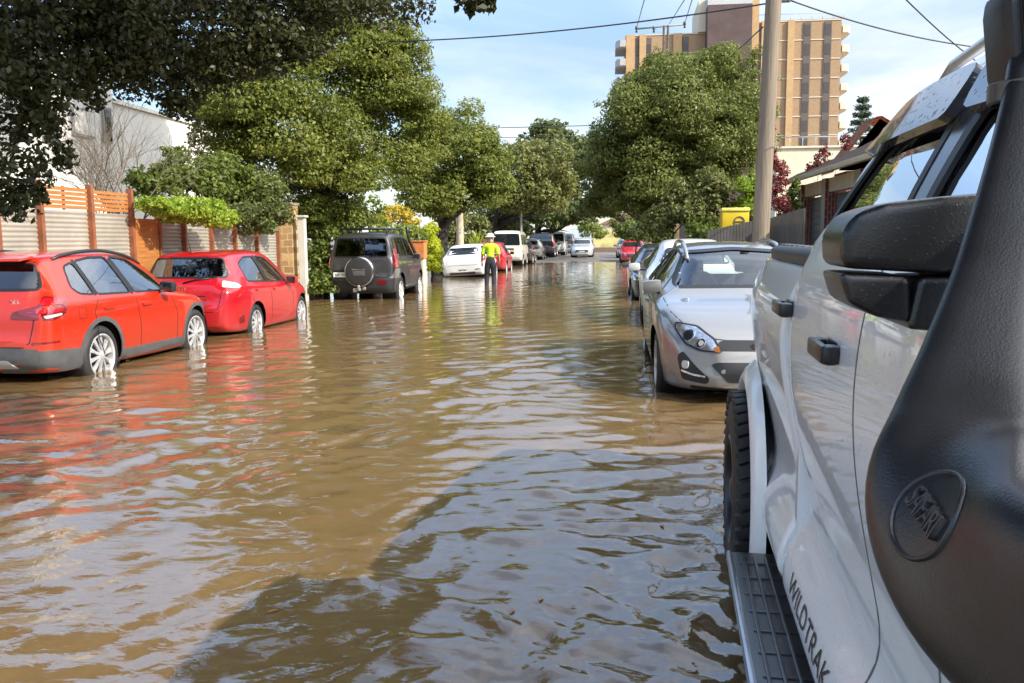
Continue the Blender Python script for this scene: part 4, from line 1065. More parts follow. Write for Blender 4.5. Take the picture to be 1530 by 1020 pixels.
def road_z(x, y):
    s = np.clip((y-36)/26, 0, 1); s = s*s*(3-2*s)
    return -.22 + .30*s + np.where(y > 30, .05*np.sin(x*.8+y*.13)*np.clip((y-34)/8, 0, 1), 0) - .006*(x+2.3)**2*np.clip((y-30)/20, 0, 1) + .02*np.clip(x+2, -4, 4)*np.clip((40-y)/10, 0, 1)*.4 + np.where(x < -2.5, .05*np.clip((y-37)/6, 0, 1), 0)
# road: one sheet to the horizon, kerbs and verges on both sides
t = NT('wet_asphalt'); oc = t.obj(); n = t.noise(.6, 6, .6, vec=oc); n2 = t.noise(160, 3, .6, vec=oc)
c = t.ramp(n.outputs[0], [(.3, (.13, .108, .085)), (.7, (.24, .205, .165))]).outputs[0]
c = t.mix(t.math('MULTIPLY', n2.outputs[0], .5), c, (.05, .045, .04), 'MULTIPLY')
rg = t.ramp(n.outputs[0], [(.35, (.35, .35, .35)), (.6, (.75, .75, .75))]).outputs[0]
t.pbr(c, rg, 0, Normal=t.bump(n2.outputs[0], .35, .01)); ASPH = t.m
xs = np.concatenate([[-600, -200, -60, -30, -15, -10], np.linspace(-7, 2.7, 24), [6, 10, 16, 30, 60, 200, 600]]); ys = np.concatenate([[-300, -60, -20, -8], np.linspace(-4, 80, 90), np.geomspace(84, 1800, 24)])
gx, gy = np.meshgrid(xs, ys); V = np.stack([gx.ravel(), gy.ravel(), road_z(np.clip(gx, -8, 4), gy).ravel()], 1)
far = np.clip((gy.ravel()-84)/20, 0, 1); V[:, 2] += -far*.1
nx_, ny_ = len(xs), len(ys); I = (np.arange(ny_-1)[:, None]*nx_ + np.arange(nx_-1)[None]).ravel()
arr = arr_obj('road', V, np.stack([I, I+1, I+nx_+1, I+nx_], 1), ASPH, None, True); tag(arr, None, None, None, 'structure')
VERGE = simple('damp_verge_soil', (.10, .085, .055), .85, 0, .35, 1.2, bump=.5, bscale=18)
KERB = simple('kerb_concrete', (.33, .31, .28), .7, 0, .2, 4, bump=.2, bscale=50)
for nm, x0, x1, kx in (('left', -40, -7.05, -7.0), ('right', 2.78, 40, 2.72)):
    ys2 = np.linspace(-6, 82, 60); vs = []; fs = []
    for y in ys2:
        zz = float(road_z(np.array(kx), np.array(y)))+.13
        vs += [(x0, y, zz+(.10 if nm == 'right' else .04)), (x1, y, zz)] if nm == 'left' else [(x0, y, zz), (x1, y, zz+.25)]
    for i in range(len(ys2)-1): fs.append((2*i, 2*i+1, 2*i+3, 2*i+2))
    o = arr_obj('verge', np.array(vs), np.array(fs), VERGE, None, True); tag(o, None, None, None, 'structure')
    bm = bmesh.new(); prev = None
    for y in ys2:
        zz = float(road_z(np.array(kx), np.array(y))); r = [bm.verts.new((kx+a, y, zz+b)) for a, b in ((-.075, -.05), (-.075, .12), (-.06, .136), (.06, .136), (.075, .12), (.075, -.05))]
        if prev:
            for k in range(5): bm.faces.new((prev[k], prev[k+1], r[k+1], r[k]))
        prev = r
    bmesh.ops.recalc_face_normals(bm, faces=bm.faces)
    o = mesh_obj('kerb', bm, KERB, None, True, 40); tag(o, None, None, None, 'structure')

# flood water: polar sheet, dense in front of the viewer, with real ripples
def ripple(x, y):
    r = np.hypot(x, y); z = np.zeros_like(x); q = np.random.default_rng(3)
    wx_ = x + .10*np.sin(1.7*y+.6*x) + .05*np.sin(3.9*x-2.2*y+1.1); wy_ = y + .10*np.sin(1.3*x-.8*y+2.0) + .05*np.sin(4.3*y+2.7*x)
    def fld(a, b, c, d): return .5+.5*np.sin(a*x+b*y+1.3*np.sin(c*x-d*y+.7)+.9*np.sin(d*y+.5*x))
    patch = np.clip(1.5*fld(.8, .35, .5, .9)*fld(-.45, .7, .9, .4)+.9*fld(1.7, -1.1, .8, 1.3)*fld(.3, 1.3, 1.1, .6)-.05, .12, 1.5)
    calm = 1-.6*np.clip((-.5-x)/1.2, 0, 1)*np.clip((5.5-y)/2.5, 0, 1); swell = 1+.35*np.clip((x+.9)/.8, 0, 1)*np.clip((8-y)/4, 0, 1)
    for k in range(56):
        lam = .06*(.75/.06)**q.random(); th = q.normal(1.75, 1.0); ph = q.random()*6.283
        kk = 6.283/lam; amp = .0125*lam**1.05*(.6+.8*q.random())*.35
        fade = np.clip((lam*60-r)/(lam*40), 0, 1) if lam < .5 else 1.0
        env = (patch if k % 3 else .9)*calm*swell
        z += amp*fade*env*np.sin(kk*(math.cos(th)*wx_+math.sin(th)*wy_)+ph)
    return z
angs = np.concatenate([np.linspace(-math.pi, R_(-50), 30, endpoint=False), np.linspace(R_(-50), R_(36), 620, endpoint=False), np.linspace(R_(36), math.pi, 30, endpoint=False)])
rad = np.concatenate([[.02], np.geomspace(.35, 1.4, 30, endpoint=False), np.geomspace(1.4, 14, 620, endpoint=False), np.geomspace(14, 66, 200)])
A, Rr = np.meshgrid(angs, rad); X = Rr*np.sin(A); Y = Rr*np.cos(A)
Z = ripple(X, Y)
V = np.stack([X.ravel(), Y.ravel(), Z.ravel()], 1); na = len(angs); nr = len(rad)
I = np.arange(nr-1)[:, None]*na; J = np.arange(na)[None]; J2 = (J+1) % na
F_ = np.stack([(I+J).ravel(), (I+na+J).ravel(), (I+na+J2).ravel(), (I+J2).ravel()], 1)
keep = (np.abs(V[F_[:, 0], 0]+2) < 14)
F_ = F_[keep][:, ::-1]
t = NT('flood_water'); oc = t.obj()
n1 = t.noise(.35, 5, .6, vec=oc); n0 = t.noise(2.2, 5, .6, vec=oc)
c = t.ramp(n1.outputs[0], [(.3, (.125, .078, .033)), (.7, (.180, .118, .054))]).outputs[0]
c = t.mix(t.math('MULTIPLY', n0.outputs[0], .3), c, (.150, .100, .047))
mp = t.n('ShaderNodeMapping'); t.l(oc, mp.inputs[0]); mp.inputs['Scale'].default_value = (1.0, 1.6, 1.0); mp.inputs['Rotation'].default_value = (0, 0, .25)
b1 = t.noise(9, 3, .5, vec=mp.outputs[0]); b1.inputs['Distortion'].default_value = .8
b2 = t.noise(32, 2, .5, vec=mp.outputs[0]); b3 = t.noise(3.2, 2, .5, vec=mp.outputs[0])
gate = t.ramp(t.noise(.22, 2, .5, vec=oc).outputs[0], [(.42, (.25, .25, .25)), (.6, (1, 1, 1))]).outputs[0]
h = t.math('ADD', t.math('MULTIPLY', b1.outputs[0], .010), t.math('MULTIPLY', t.math('MULTIPLY', b2.outputs[0], .0020), gate))
h = t.math('ADD', h, t.math('MULTIPLY', b3.outputs[0], .005))
bn = t.bump(h, .24, 1.0)
t.pbr(c, .015, 0, IOR=1.62, Normal=bn, Subsurface_Weight=.45, Subsurface_Radius=(.10, .06, .03), Subsurface_Scale=1.0, Specular_IOR_Level=.6)
WATER = arr_obj('water', V, F_, t.m, None, True); tag(WATER, None, None, None, 'structure')
# fallen leaves afloat
LEAFC = [simple('fallen_leaf_%s' % k, c_, .6) for k, c_ in (('tan', (.26, .15, .05)), ('orange', (.34, .13, .03)), ('straw', (.30, .22, .09)))]
lm = []
for m_ in LEAFC:
    bm = bmesh.new(); pts = [(0, -.05, 0), (.018, -.02, .004), (.02, .015, .005), (0, .055, .002), (-.02, .012, .006), (-.017, -.02, .003)]
    c_ = bm.verts.new((0, 0, .004)); pv = [bm.verts.new(p) for p in pts[::-1]]
    for i in range(6): bm.faces.new((c_, pv[i], pv[(i+1) % 6]))
    bmesh.ops.recalc_face_normals(bm, faces=bm.faces)
    if sum(f.normal.z for f in bm.faces) < 0: bmesh.ops.reverse_faces(bm, faces=bm.faces[:])
    o = mesh_obj('fallen_leaf', bm, m_); lm.append(o)
spots = [GZ(random.uniform(150, 1040), random.uniform(520, 930)) for _ in range(24)]
for i, p in enumerate(spots):
    o = lm[i % 3] if i < 3 else lm[i % 3].copy()
    if i >= 3: COL.objects.link(o)
    sc = random.uniform(.22, .5); o.location = (p.x, p.y, float(ripple(np.array([p.x]), np.array([p.y]))[0])+.004); o.rotation_euler = (0, 0, random.uniform(0, 6.28)); o.scale = (sc, sc, sc)
    tag(o, 'small dry brown leaf floating on the muddy flood water', 'leaf', 'fallen leaves afloat on the flood')
# ------------------------------------------------------------------ trees and plants
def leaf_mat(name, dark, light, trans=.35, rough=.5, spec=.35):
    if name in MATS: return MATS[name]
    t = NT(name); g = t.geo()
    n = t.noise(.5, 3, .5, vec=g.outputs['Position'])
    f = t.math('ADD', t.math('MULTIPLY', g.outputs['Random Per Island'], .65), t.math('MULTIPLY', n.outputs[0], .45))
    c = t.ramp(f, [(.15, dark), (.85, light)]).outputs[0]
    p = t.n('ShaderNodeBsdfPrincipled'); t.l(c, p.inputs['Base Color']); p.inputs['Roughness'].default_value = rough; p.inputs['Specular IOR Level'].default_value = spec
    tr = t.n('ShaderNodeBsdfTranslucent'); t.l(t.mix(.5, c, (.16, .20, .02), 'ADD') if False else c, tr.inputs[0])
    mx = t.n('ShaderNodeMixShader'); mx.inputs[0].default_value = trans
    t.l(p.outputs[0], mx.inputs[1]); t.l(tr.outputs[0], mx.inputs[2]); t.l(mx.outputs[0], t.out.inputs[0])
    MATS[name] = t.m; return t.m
BARK = simple('bark', (.10, .075, .05), .9, 0, .4, 3, bump=.8, bscale=22)
BARKD = simple('dark_bark', (.035, .028, .02), .9, 0, .4, 3, bump=.8, bscale=22)
def leaves(P, Nrm, size, q, aspect=.55, jitter=.9):
    """P (n,3) leaf centres, Nrm preferred facing"""
    n = len(P)
    nr = Nrm + q.normal(size=(n, 3))*jitter; nr /= np.linalg.norm(nr, axis=1, keepdims=True)+1e-9
    a = q.normal(size=(n, 3)); u = np.cross(nr, a); u /= np.linalg.norm(u, axis=1, keepdims=True)+1e-9
    v = np.cross(nr, u); s = size*(.6+.8*q.random((n, 1)))
    L_ = u*s*.5; W_ = v*s*.5*aspect; lift = nr*s*.10
    V = np.empty((n, 4, 3)); V[:, 0] = P-L_; V[:, 1] = P+W_+lift-L_*.1; V[:, 2] = P+L_; V[:, 3] = P-W_+lift-L_*.1
    F = np.arange(n*4).reshape(n, 4)
    return V.reshape(-1, 3), F
def blob_points(c, r, n, q, squash=(1, 1, 1), inner=.25):
    d = q.normal(size=(n, 3)); d /= np.linalg.norm(d, axis=1, keepdims=True)
    d[:, 2] = np.where(d[:, 2] < -.5, d[:, 2]*.6, d[:, 2]); 
    rr = r*np.where(q.random(n) < inner, q.random(n)**.5, 1+.10*q.normal(size=n))
    return np.array(c) + d*rr[:, None]*np.array(squash), d
def crown_cloud(lobes, size, q, cover=.9, sub=13, subr=.42, low=-.55):
    Ps, Ns = [], []
    for c, r in lobes:
        rs = np.array(r if hasattr(r, '__len__') else (r, r, r), float); rm = rs.mean()
        k = int(sub*(.75+.5*q.random()))
        d = q.normal(size=(k*2, 3)); d /= np.linalg.norm(d, axis=1, keepdims=True); d = d[d[:, 2] > low][:k]
        for dd in d:
            rb = rm*subr*(.65+.7*q.random()); cc = np.array(c)+dd*rs*(.72+.22*q.random())
            n = max(12, int(cover*4*math.pi*rb*rb/(.30*size*size)*.62))
            P, N = blob_points(cc, rb, n, q, (1, 1, .85), .30)
            Ps.append(P); Ns.append(N*.8+dd*.5+np.array((0, 0, .35)))
        for k2 in range(int(sub*.9)):            # loose sprays that break the outline
            dd = q.normal(size=3); dd[2] = abs(dd[2])*.8-.15; dd /= np.linalg.norm(dd)
            rb = rm*(.10+.13*q.random()); cc = np.array(c)+dd*rs*(1.02+.25*q.random())
            n = max(8, int(cover*.55*4*math.pi*rb*rb/(.30*size*size)*.62)); P, N = blob_points(cc, rb, n, q, (1.2, 1.2, .8), .5); Ps.append(P); Ns.append(N*.6+dd*.5+np.array((0, 0, .35)))
        n = int(cover*.45*4*math.pi*rm*rm/(.30*(size*1.3)**2)*.5)
        P, N = blob_points(c, 1, n, q, rs*.72, .35); Ps.append(P); Ns.append(N)
    return np.concatenate(Ps), np.concatenate(Ns)
def tree(name, label, cat, base, lobes, size, mat, q, trunk_r=.22, bark=None, group=None, cover=.9, sub=13, subr=.42, fork=.5, aspect=.55, low=-.55, lean=None, nlimb=7, jitter=.9, lk=1.0):
    base = Vector(base); root = empty(name, base, 0, label, cat, group)
    P, N = crown_cloud(lobes, size, q, cover, sub, subr, low)
    P = P-np.array(base)
    V, F = leaves(P, N, size, q, aspect, jitter)
    arr_obj('crown', V, F, mat, root)
    if trunk_r:
        cen = sum((Vector(c) for c, _ in lobes), Vector())/len(lobes)-base
        fk = Vector((cen.x*.35, cen.y*.35, cen.z*fork)) if lean is None else Vector(lean)
        bm = bmesh.new()
        add_tube(bm, [(0, 0, -.3), (0, 0, .1), fk*.35+Vector((.04, .03, 0)), fk*.7+Vector((-.03, .02, 0)), fk], [trunk_r*1.5, trunk_r*1.15, trunk_r, trunk_r*.9, trunk_r*.85], 12)
        for c, r in list(lobes)[:nlimb]:
            e = Vector(c)-base; m = fk.lerp(e, .5)+Vector((0, 0, -.12*(e-fk).length)) + Vector(q.normal(size=3))*.12
            add_tube(bm, [fk*.97, fk.lerp(m, .5)+Vector(q.normal(size=3))*.05, m, e], [trunk_r*.55*lk, trunk_r*.42*lk, trunk_r*.3*lk, trunk_r*.10*lk], 8)
            for k in range(3):
                s_ = m.lerp(e, q.random()); add_tube(bm, [s_, s_+Vector(q.normal(size=3))*.28*(r if not hasattr(r, '__len__') else r[0])+Vector((0, 0, .2))], [trunk_r*.16*lk, trunk_r*.05*lk], 6)
        mesh_obj('trunk', bm, bark or BARK, root)
    return root
def LB(lst):                           # (px, py, distance, radius) -> lobes
    return [(tuple(AY(px, py, Y)), r) for px, py, Y, r in lst]
G_OAK = leaf_mat('oak_leaves', (.070, .105, .014), (.232, .250, .045), .42)
G_DARK = leaf_mat('dark_leaves', (.045, .064, .016), (.150, .175, .044), .4)
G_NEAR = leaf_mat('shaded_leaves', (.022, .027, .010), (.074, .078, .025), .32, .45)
G_LIME = leaf_mat('lime_leaves', (.16, .26, .02), (.36, .46, .05), .45)
G_OLIVE = leaf_mat('olive_leaves', (.075, .09, .02), (.22, .23, .065), .35)
G_YEL = leaf_mat('yellow_leaves', (.35, .28, .02), (.62, .48, .06), .45)
G_RED = leaf_mat('wine_leaves', (.12, .018, .02), (.30, .07, .06), .35)
G_MID = leaf_mat('mid_green_leaves', (.055, .09, .016), (.18, .22, .04), .4)
q = np.random.default_rng(21)
# A: the big tree over the four wheel drive
tree('street_tree', 'largest leafy street tree on the left, spreading above the dark grey four wheel drive', 'tree', (-7.7, 22.5, -.1),
     LB([(400, 200, 20.5, (1.6, 1.4, 1.5)), (350, 150, 20, (1.1, 1.1, 1.0)), (480, 150, 22, (1.7, 1.5, 1.4)), (570, 120, 23, (1.2, 1.2, 1.2)), (600, 195, 24, (1.1, 1.1, 1.0)), (470, 250, 21.5, (1.6, 1.4, 1.2)), (385, 260, 20.5, (1.0, 1.0, 1.0)), (560, 235, 23.5, (1.3, 1.3, 1.1)), (520, 80, 22.5, (1.4, 1.3, 1.0)), (590, 85, 23, (.8, .8, .8)), (630, 150, 24, (.7, .7, .6)), (365, -70, 20.8, (1.6, 1.6, 1.5)), (455, -75, 21.5, (1.8, 1.7, 1.5)), (540, -60, 22.5, (1.3, 1.3, 1.0)), (410, -215, 21, (2.0, 1.8, 1.6)), (500, -180, 22, (1.5, 1.5, 1.3)), (360, -310, 21, (1.7, 1.7, 1.2)), (440, 315, 22.5, (.9, .9, .8)), (505, 320, 22.8, (.8, .8, .8)), (640, 225, 25, (.7, .7, .7))]),  # lobes above the frame added to block sky reflections on the water
     .09, G_OAK, q, .26, BARKD, 'street trees along the left kerb', .85, 14)
q = np.random.default_rng(22)
tree('street_tree', 'street tree with a round crown and dark trunk behind the white hatchback', 'tree', tuple(AY(655, 395, 36.5)*1)[:2]+(-.05,),
     LB([(640, 255, 35.5, (1.5, 1.5, 1.3)), (690, 240, 36, (1.6, 1.6, 1.6)), (720, 275, 36.5, (1.1, 1.2, 1.1)), (640, 305, 35.5, (1.2, 1.2, .8)), (690, 300, 36, (1.5, 1.4, .9)), (690, 195, 36.5, (1.3, 1.3, 1.0)), (640, 205, 36, (1.1, 1.1, 1.1)), (735, 235, 37, (.8, .9, .9))]),
     .13, G_OAK, q, .28, BARKD, 'street trees along the left kerb', 1.0, 13)
q = np.random.default_rng(23)
tree('street_tree', 'street tree beyond the round crowned one, hanging over the cream van', 'tree', (-8.2, 54, 0),
     LB([(770, 265, 52, (1.9, 1.9, 1.8)), (815, 255, 53, (1.8, 1.8, 1.6)), (745, 300, 51, (1.4, 1.6, 1.2)), (795, 300, 52, (1.9, 1.8, 1.2)), (835, 285, 54, (1.1, 1.3, 1.2)), (790, 240, 53, (1.2, 1.2, 1.0))]),
     .22, leaf_mat('dusty_leaves', (.070, .085, .020), (.22, .225, .06), .4), q, .3, BARKD, 'street trees along the left kerb', 1.0, 13)
q = np.random.default_rng(24)
tree('street_tree', 'tall pale topped tree rising behind the others at the end of the left row', 'tree', (-9, 84, 0),
     LB([(820, 215, 82, (2.2, 2.2, 2.0)), (845, 235, 83, (2.0, 2.0, 2.0)), (800, 240, 82, (1.8, 1.8, 1.8)), (825, 200, 82, (1.4, 1.4, 1.2))]), .4, G_DARK, q, .4, BARKD, 'street trees along the left kerb', 1.0, 12)
q = np.random.default_rng(25)
tree('street_tree', 'dark fig tree arching low over the far left cars', 'tree', (-6.6, 68, 0),
     LB([(800, 325, 66, (1.9, 2, 1.3)), (835, 318, 67, (1.8, 2, 1.1)), (860, 322, 68, (1.4, 2, .9)), (875, 315, 68, (1.2, 1.6, .7)), (815, 300, 67, (2.2, 2, 1.4))]), .32, G_DARK, q, .45, BARKD, 'street trees along the left kerb', 1.0, 12)
# right hand side
q = np.random.default_rng(26)
tree('street_tree', 'massive rounded dark green tree on the right, in front of the brick tower', 'tree', (3.3, 28.5, .1),
     LB([(1000, 175, 27.4, (1.58, 1.44, 1.44)), (1080, 150, 28.1, (1.37, 1.30, 1.30)), (950, 190, 27.4, (1.22, 1.22, 1.30)), (1050, 230, 27.4, (1.58, 1.44, 1.30)), (970, 260, 27.4, (1.58, 1.44, 1.15)), (1095, 235, 28.8, (1.15, 1.15, 1.30)), (1075, 105, 28.4, (0.94, 0.94, 0.65)), (990, 115, 28.1, (0.94, 0.94, 0.72)), (905, 250, 28.1, (0.86, 0.94, 0.86)), (930, 300, 28.1, (1.08, 1.08, 0.72)), (1000, 305, 27.4, (1.30, 1.15, 0.72)), (1030, 130, 27.7, (0.86, 0.86, 0.72)), (1125, 175, 28.8, (0.58, 0.65, 0.79))]),
     .095, leaf_mat('glossy_oak_leaves', (.065, .095, .016), (.215, .230, .050), .4), q, .32, BARKD, 'street trees along the right kerb', 1.0, 15)
q = np.random.default_rng(27)
tree('street_tree', 'dark tree left of the massive right hand tree, meeting the crowns across the street', 'tree', (3.9, 60, .1),
     LB([(890, 270, 57, (1.7, 1.9, 1.9)), (880, 235, 58, (1.3, 1.6, 1.3)), (915, 305, 57, (1.9, 1.9, 1.1)), (890, 310, 58, (1.2, 1.7, .8)), (930, 240, 58, (1.7, 1.8, 1.6))]), .28, G_DARK, q, .4, BARKD, 'street trees along the right kerb', 1.0, 13)
# the tree that hangs into the top left of the view
q = np.random.default_rng(28)
lob = LB([(30, 40, 3.6, (.34, .3, .26)), (110, 30, 3.8, (.34, .3, .24)), (190, 50, 4.0, (.32, .3, .24)), (270, 45, 4.2, (.32, .3, .24)), (350, 50, 4.4, (.32, .3, .22)), (430, 30, 4.5, (.32, .3, .18)), (510, 15, 4.7, (.26, .26, .14)), (580, 5, 4.9, (.22, .22, .10)), (300, 115, 4.2, (.20, .2, .14)), (240, 110, 4.1, (.20, .2, .14)), (370, 95, 4.4, (.18, .2, .10)), (20, 120, 3.4, (.19, .2, .15)), (85, 105, 3.6, (.17, .17, .13)), (130, 140, 3.7, (.07, .08, .07)), (15, 195, 3.4, (.12, .13, .10)), (60, 185, 3.4, (.075, .08, .07)), (85, 235, 3.4, (.06, .07, .07)), (25, 260, 3.3, (.10, .12, .09)), (10, 310, 3.3, (.09, .1, .07)), (45, 300, 3.3, (.05, .06, .05)), (60, 150, 3.5, (.10, .10, .09)), (270, 155, 4.2, (.09, .1, .07)), (455, 75, 4.5, (.13, .14, .07)), (160, 100, 3.9, (.18, .18, .13)), (400, 75, 4.4, (.16, .16, .10))])
unseen_lobes = [((-9.5, 12.5, 7.0), (1.8, 1.8, 1.5)), ((-10.5, 15.2, 8.0), (2.0, 2.0, 1.6)), ((-8.6, 10.8, 6.9), (1.5, 1.6, 1.3)), ((-12.0, 13.5, 8.4), (2.0, 2.0, 1.6)), ((-9.0, 15.0, 9.6), (1.8, 1.8, 1.4)), ((-6.6, 8.4, 5.7), (1.1, 1.1, .9)), ((-5.2, 8.6, 7.4), (1.5, 1.5, 1.2)), ((-5.6, 10.6, 8.0), (1.6, 1.6, 1.2)), ((-4.6, 7.2, 6.6), (1.3, 1.3, 1.1)), ((-6.6, 9.2, 8.4), (1.6, 1.6, 1.4)), ((-4.2, 9.8, 7.8), (1.4, 1.4, 1.1)), ((-3.6, 5.6, 5.8), (1.2, 1.2, 1.0)), ((-4.4, 4.6, 5.6), (1.4, 1.4, 1.1))]  # unseen lobes added so the left water reflects leaves, not sky
over = unseen_lobes + [((-2.6, 2.6, 4.4), (1.7, 1.6, 1.0)), ((-1.2, 3.2, 4.6), (1.6, 1.5, .9)), ((.3, 2.2, 5.2), (1.7, 1.5, 1.1)), ((-.2, 3.9, 4.9), (1.0, .9, .6)), ((-1.0, 1.4, 5.2), (1.5, 1.5, 1.1)), ((-3.2, 1.2, 4.8), (1.5, 1.6, 1.1)), ((-2.0, .6, 5.6), (1.9, 1.7, 1.2))]  # plus unseen overhead lobes added to shade the visible canopy
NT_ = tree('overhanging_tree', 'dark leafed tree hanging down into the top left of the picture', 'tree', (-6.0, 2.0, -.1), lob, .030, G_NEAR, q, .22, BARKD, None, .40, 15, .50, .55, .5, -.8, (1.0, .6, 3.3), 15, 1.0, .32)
P, N = crown_cloud(over, .12, q, 1.0, 13, .46, -.8); P = P-np.array((-6.0, 2.0, -.1)); V, F = leaves(P, N, .12, q); arr_obj('crown', V, F, G_NEAR, NT_)  # this second crown is the added, unseen mass that blocks sun and sky
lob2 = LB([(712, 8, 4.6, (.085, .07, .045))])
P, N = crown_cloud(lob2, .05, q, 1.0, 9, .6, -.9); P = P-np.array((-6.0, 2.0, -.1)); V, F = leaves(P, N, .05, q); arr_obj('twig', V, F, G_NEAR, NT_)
# plants
def shrub(label, lob, size, mat, seed, cat='shrub', name='garden_shrub', group=None, stem=.05, z=0.0, cover=1.0, sub=12, aspect=.55):
    q = np.random.default_rng(seed); L_ = LB(lob); c = sum((Vector(c) for c, _ in L_), Vector())/len(L_)
    return tree(name, label, cat, (c.x, c.y, z), L_, size, mat, q, stem, BARKD, group, cover, sub, .45, .6, aspect, -.7)
shrub('tall green shrub rising behind the corrugated fence and the clipped hedge', [(295, 272, 17, (.65, .6, .45)), (245, 280, 16, (.5, .5, .38)), (335, 270, 18, (.65, .6, .5)), (365, 290, 18.5, (.5, .5, .45)), (262, 250, 16.5, (.40, .4, .34)), (215, 272, 15.5, (.25, .3, .3))], .09, G_MID, 31)
shrub('bright lime green hedge lopping over the corrugated fence', [(245, 312, 13.4, (.34, .3, .15)), (275, 318, 13.9, (.38, .34, .21)), (305, 322, 14.4, (.38, .34, .23)), (328, 328, 14.9, (.26, .3, .20)), (228, 306, 13.1, (.22, .25, .10))], .065, G_LIME, 32, 'hedge', 'garden_hedge', None, 0, 0, 1.1, 16)
shrub('dark leafy climber at the fence end beside the stone pillar', [(350, 325, 16.2, (.4, .4, .32)), (380, 330, 17.2, (.42, .4, .32)), (405, 325, 18.0, (.35, .4, .3)), (395, 300, 18.2, (.5, .5, .4))], .09, G_DARK, 33, stem=0)
shrub('dense dark shrub on the verge right of the white post', [(475, 350, 21.5, (.45, .5, .6)), (478, 395, 21.2, (.42, .5, .5)), (485, 425, 20.9, (.35, .5, .35)), (505, 330, 22.5, (.6, .5, .5)), (465, 320, 22, (.4, .4, .5))], .10, G_MID, 34)
shrub('golden yellow shrub above the roof of the grey four wheel drive', [(590, 322, 31, (.55, .5, .35)), (570, 330, 30.5, (.4, .4, .3)), (612, 332, 31.5, (.35, .4, .3))], .13, G_YEL, 35)
shrub('fresh green bush between the golden shrub and the big tree', [(545, 315, 27, (.6, .6, .5)), (520, 330, 26, (.5, .5, .4)), (610, 350, 29, (.5, .5, .35)), (580, 352, 28, (.6, .5, .4))], .12, leaf_mat('fresh_leaves', (.08, .13, .015), (.24, .30, .05), .4), 36)
shrub('bright yellow green hedge right of the orange topped pillar', [(645, 350, 30.5, (.28, .5, .3)), (644, 372, 30.4, (.28, .5, .35)), (646, 395, 30.2, (.27, .5, .35))], .085, leaf_mat('acid_leaves', (.30, .36, .01), (.55, .58, .03), .4), 37, 'hedge', 'garden_hedge')
shrub('grey green bushy shrub under the massive right hand tree', [(1060, 310, 24, (.58, .5, .5)), (1070, 292, 24, (.40, .4, .5)), (1030, 325, 24, (.5, .5, .36)), (1068, 335, 24, (.36, .36, .30)), (1062, 272, 24.5, (.40, .4, .34))], .11, G_OLIVE, 38)
shrub('pale leaved bush low in front of the massive right hand tree', [(1005, 320, 24.6, (.5, .5, .36)), (1020, 290, 24.6, (.36, .36, .43)), (985, 335, 24.6, (.43, .43, .3))], .11, G_OLIVE, 39)
shrub('vivid lime bush left of the timber power pole', [(1115, 290, 24, (.28, .3, .40)), (1122, 310, 24, (.26, .3, .35)), (1108, 315, 24, (.22, .3, .28)), (1130, 275, 24, (.2, .25, .3))], .075, G_LIME, 40)
shrub('wine red creeper right of the timber power pole', [(1160, 300, 21.5, (.16, .2, .35)), (1166, 265, 21.5, (.13, .18, .4)), (1170, 315, 21.5, (.18, .2, .3)), (1156, 245, 21.5, (.07, .1, .3))], .07, G_RED, 41, 'climber', 'creeper', None, .02, 0, .75)
shrub('green bush beside the brick garage column', [(1186, 300, 22, (.12, .2, .35)), (1182, 320, 22, (.14, .2, .25)), (1188, 280, 22, (.09, .15, .2))], .07, G_MID, 42)
shrub('small wine red shrub in front of the cream podium wall', [(1222, 245, 26, (.10, .1, .35)), (1232, 232, 26, (.12, .12, .3)), (1210, 255, 26, (.10, .1, .2)), (1262, 215, 26, (.12, .12, .3))], .07, G_RED, 43, 'shrub', 'garden_shrub', None, .02, 0, .45)
shrub('round green bush at the far end of the street beside the blue fence', [(885, 345, 88, (1.2, 1.2, .9)), (878, 340, 88, (.8, .8, .6))], .22, leaf_mat('far_leaves', (.10, .14, .02), (.28, .32, .06), .4), 44)
for i, (lab, px, py, Y, r, m) in enumerate((('low clipped shrub behind the red sedan', 945, 345, 46, .8, G_MID), ('low dark shrub behind the blue grey car', 975, 345, 44, .9, G_DARK), ('low olive shrub right of the far lawn bank', 935, 335, 70, 1.0, G_OLIVE), ('low leafy shrub at the foot of the grey green bush', 1052, 345, 23, .42, G_MID))):
    shrub(lab, [(px, py, Y, (r, r, r*.7)), (px+12, py+4, Y, (r*.7, r*.7, r*.5))], .17, m, 50+i)
shrub('dark hedge filling the gap behind the white hatchback', [(665, 360, 42, (.8, .8, .9)), (700, 350, 44, (1.0, 1, .9)), (675, 330, 43, (.8, .8, .8))], .2, leaf_mat('hedge_leaves', (.07, .09, .02), (.20, .21, .06), .35), 60)
shrub('shady hedge behind the cream van', [(750, 340, 56, (1.5, 1.3, 1.0)), (780, 335, 58, (1.5, 1.3, 1.2)), (735, 330, 55, (1.2, 1.2, 1.1))], .26, G_DARK, 61)
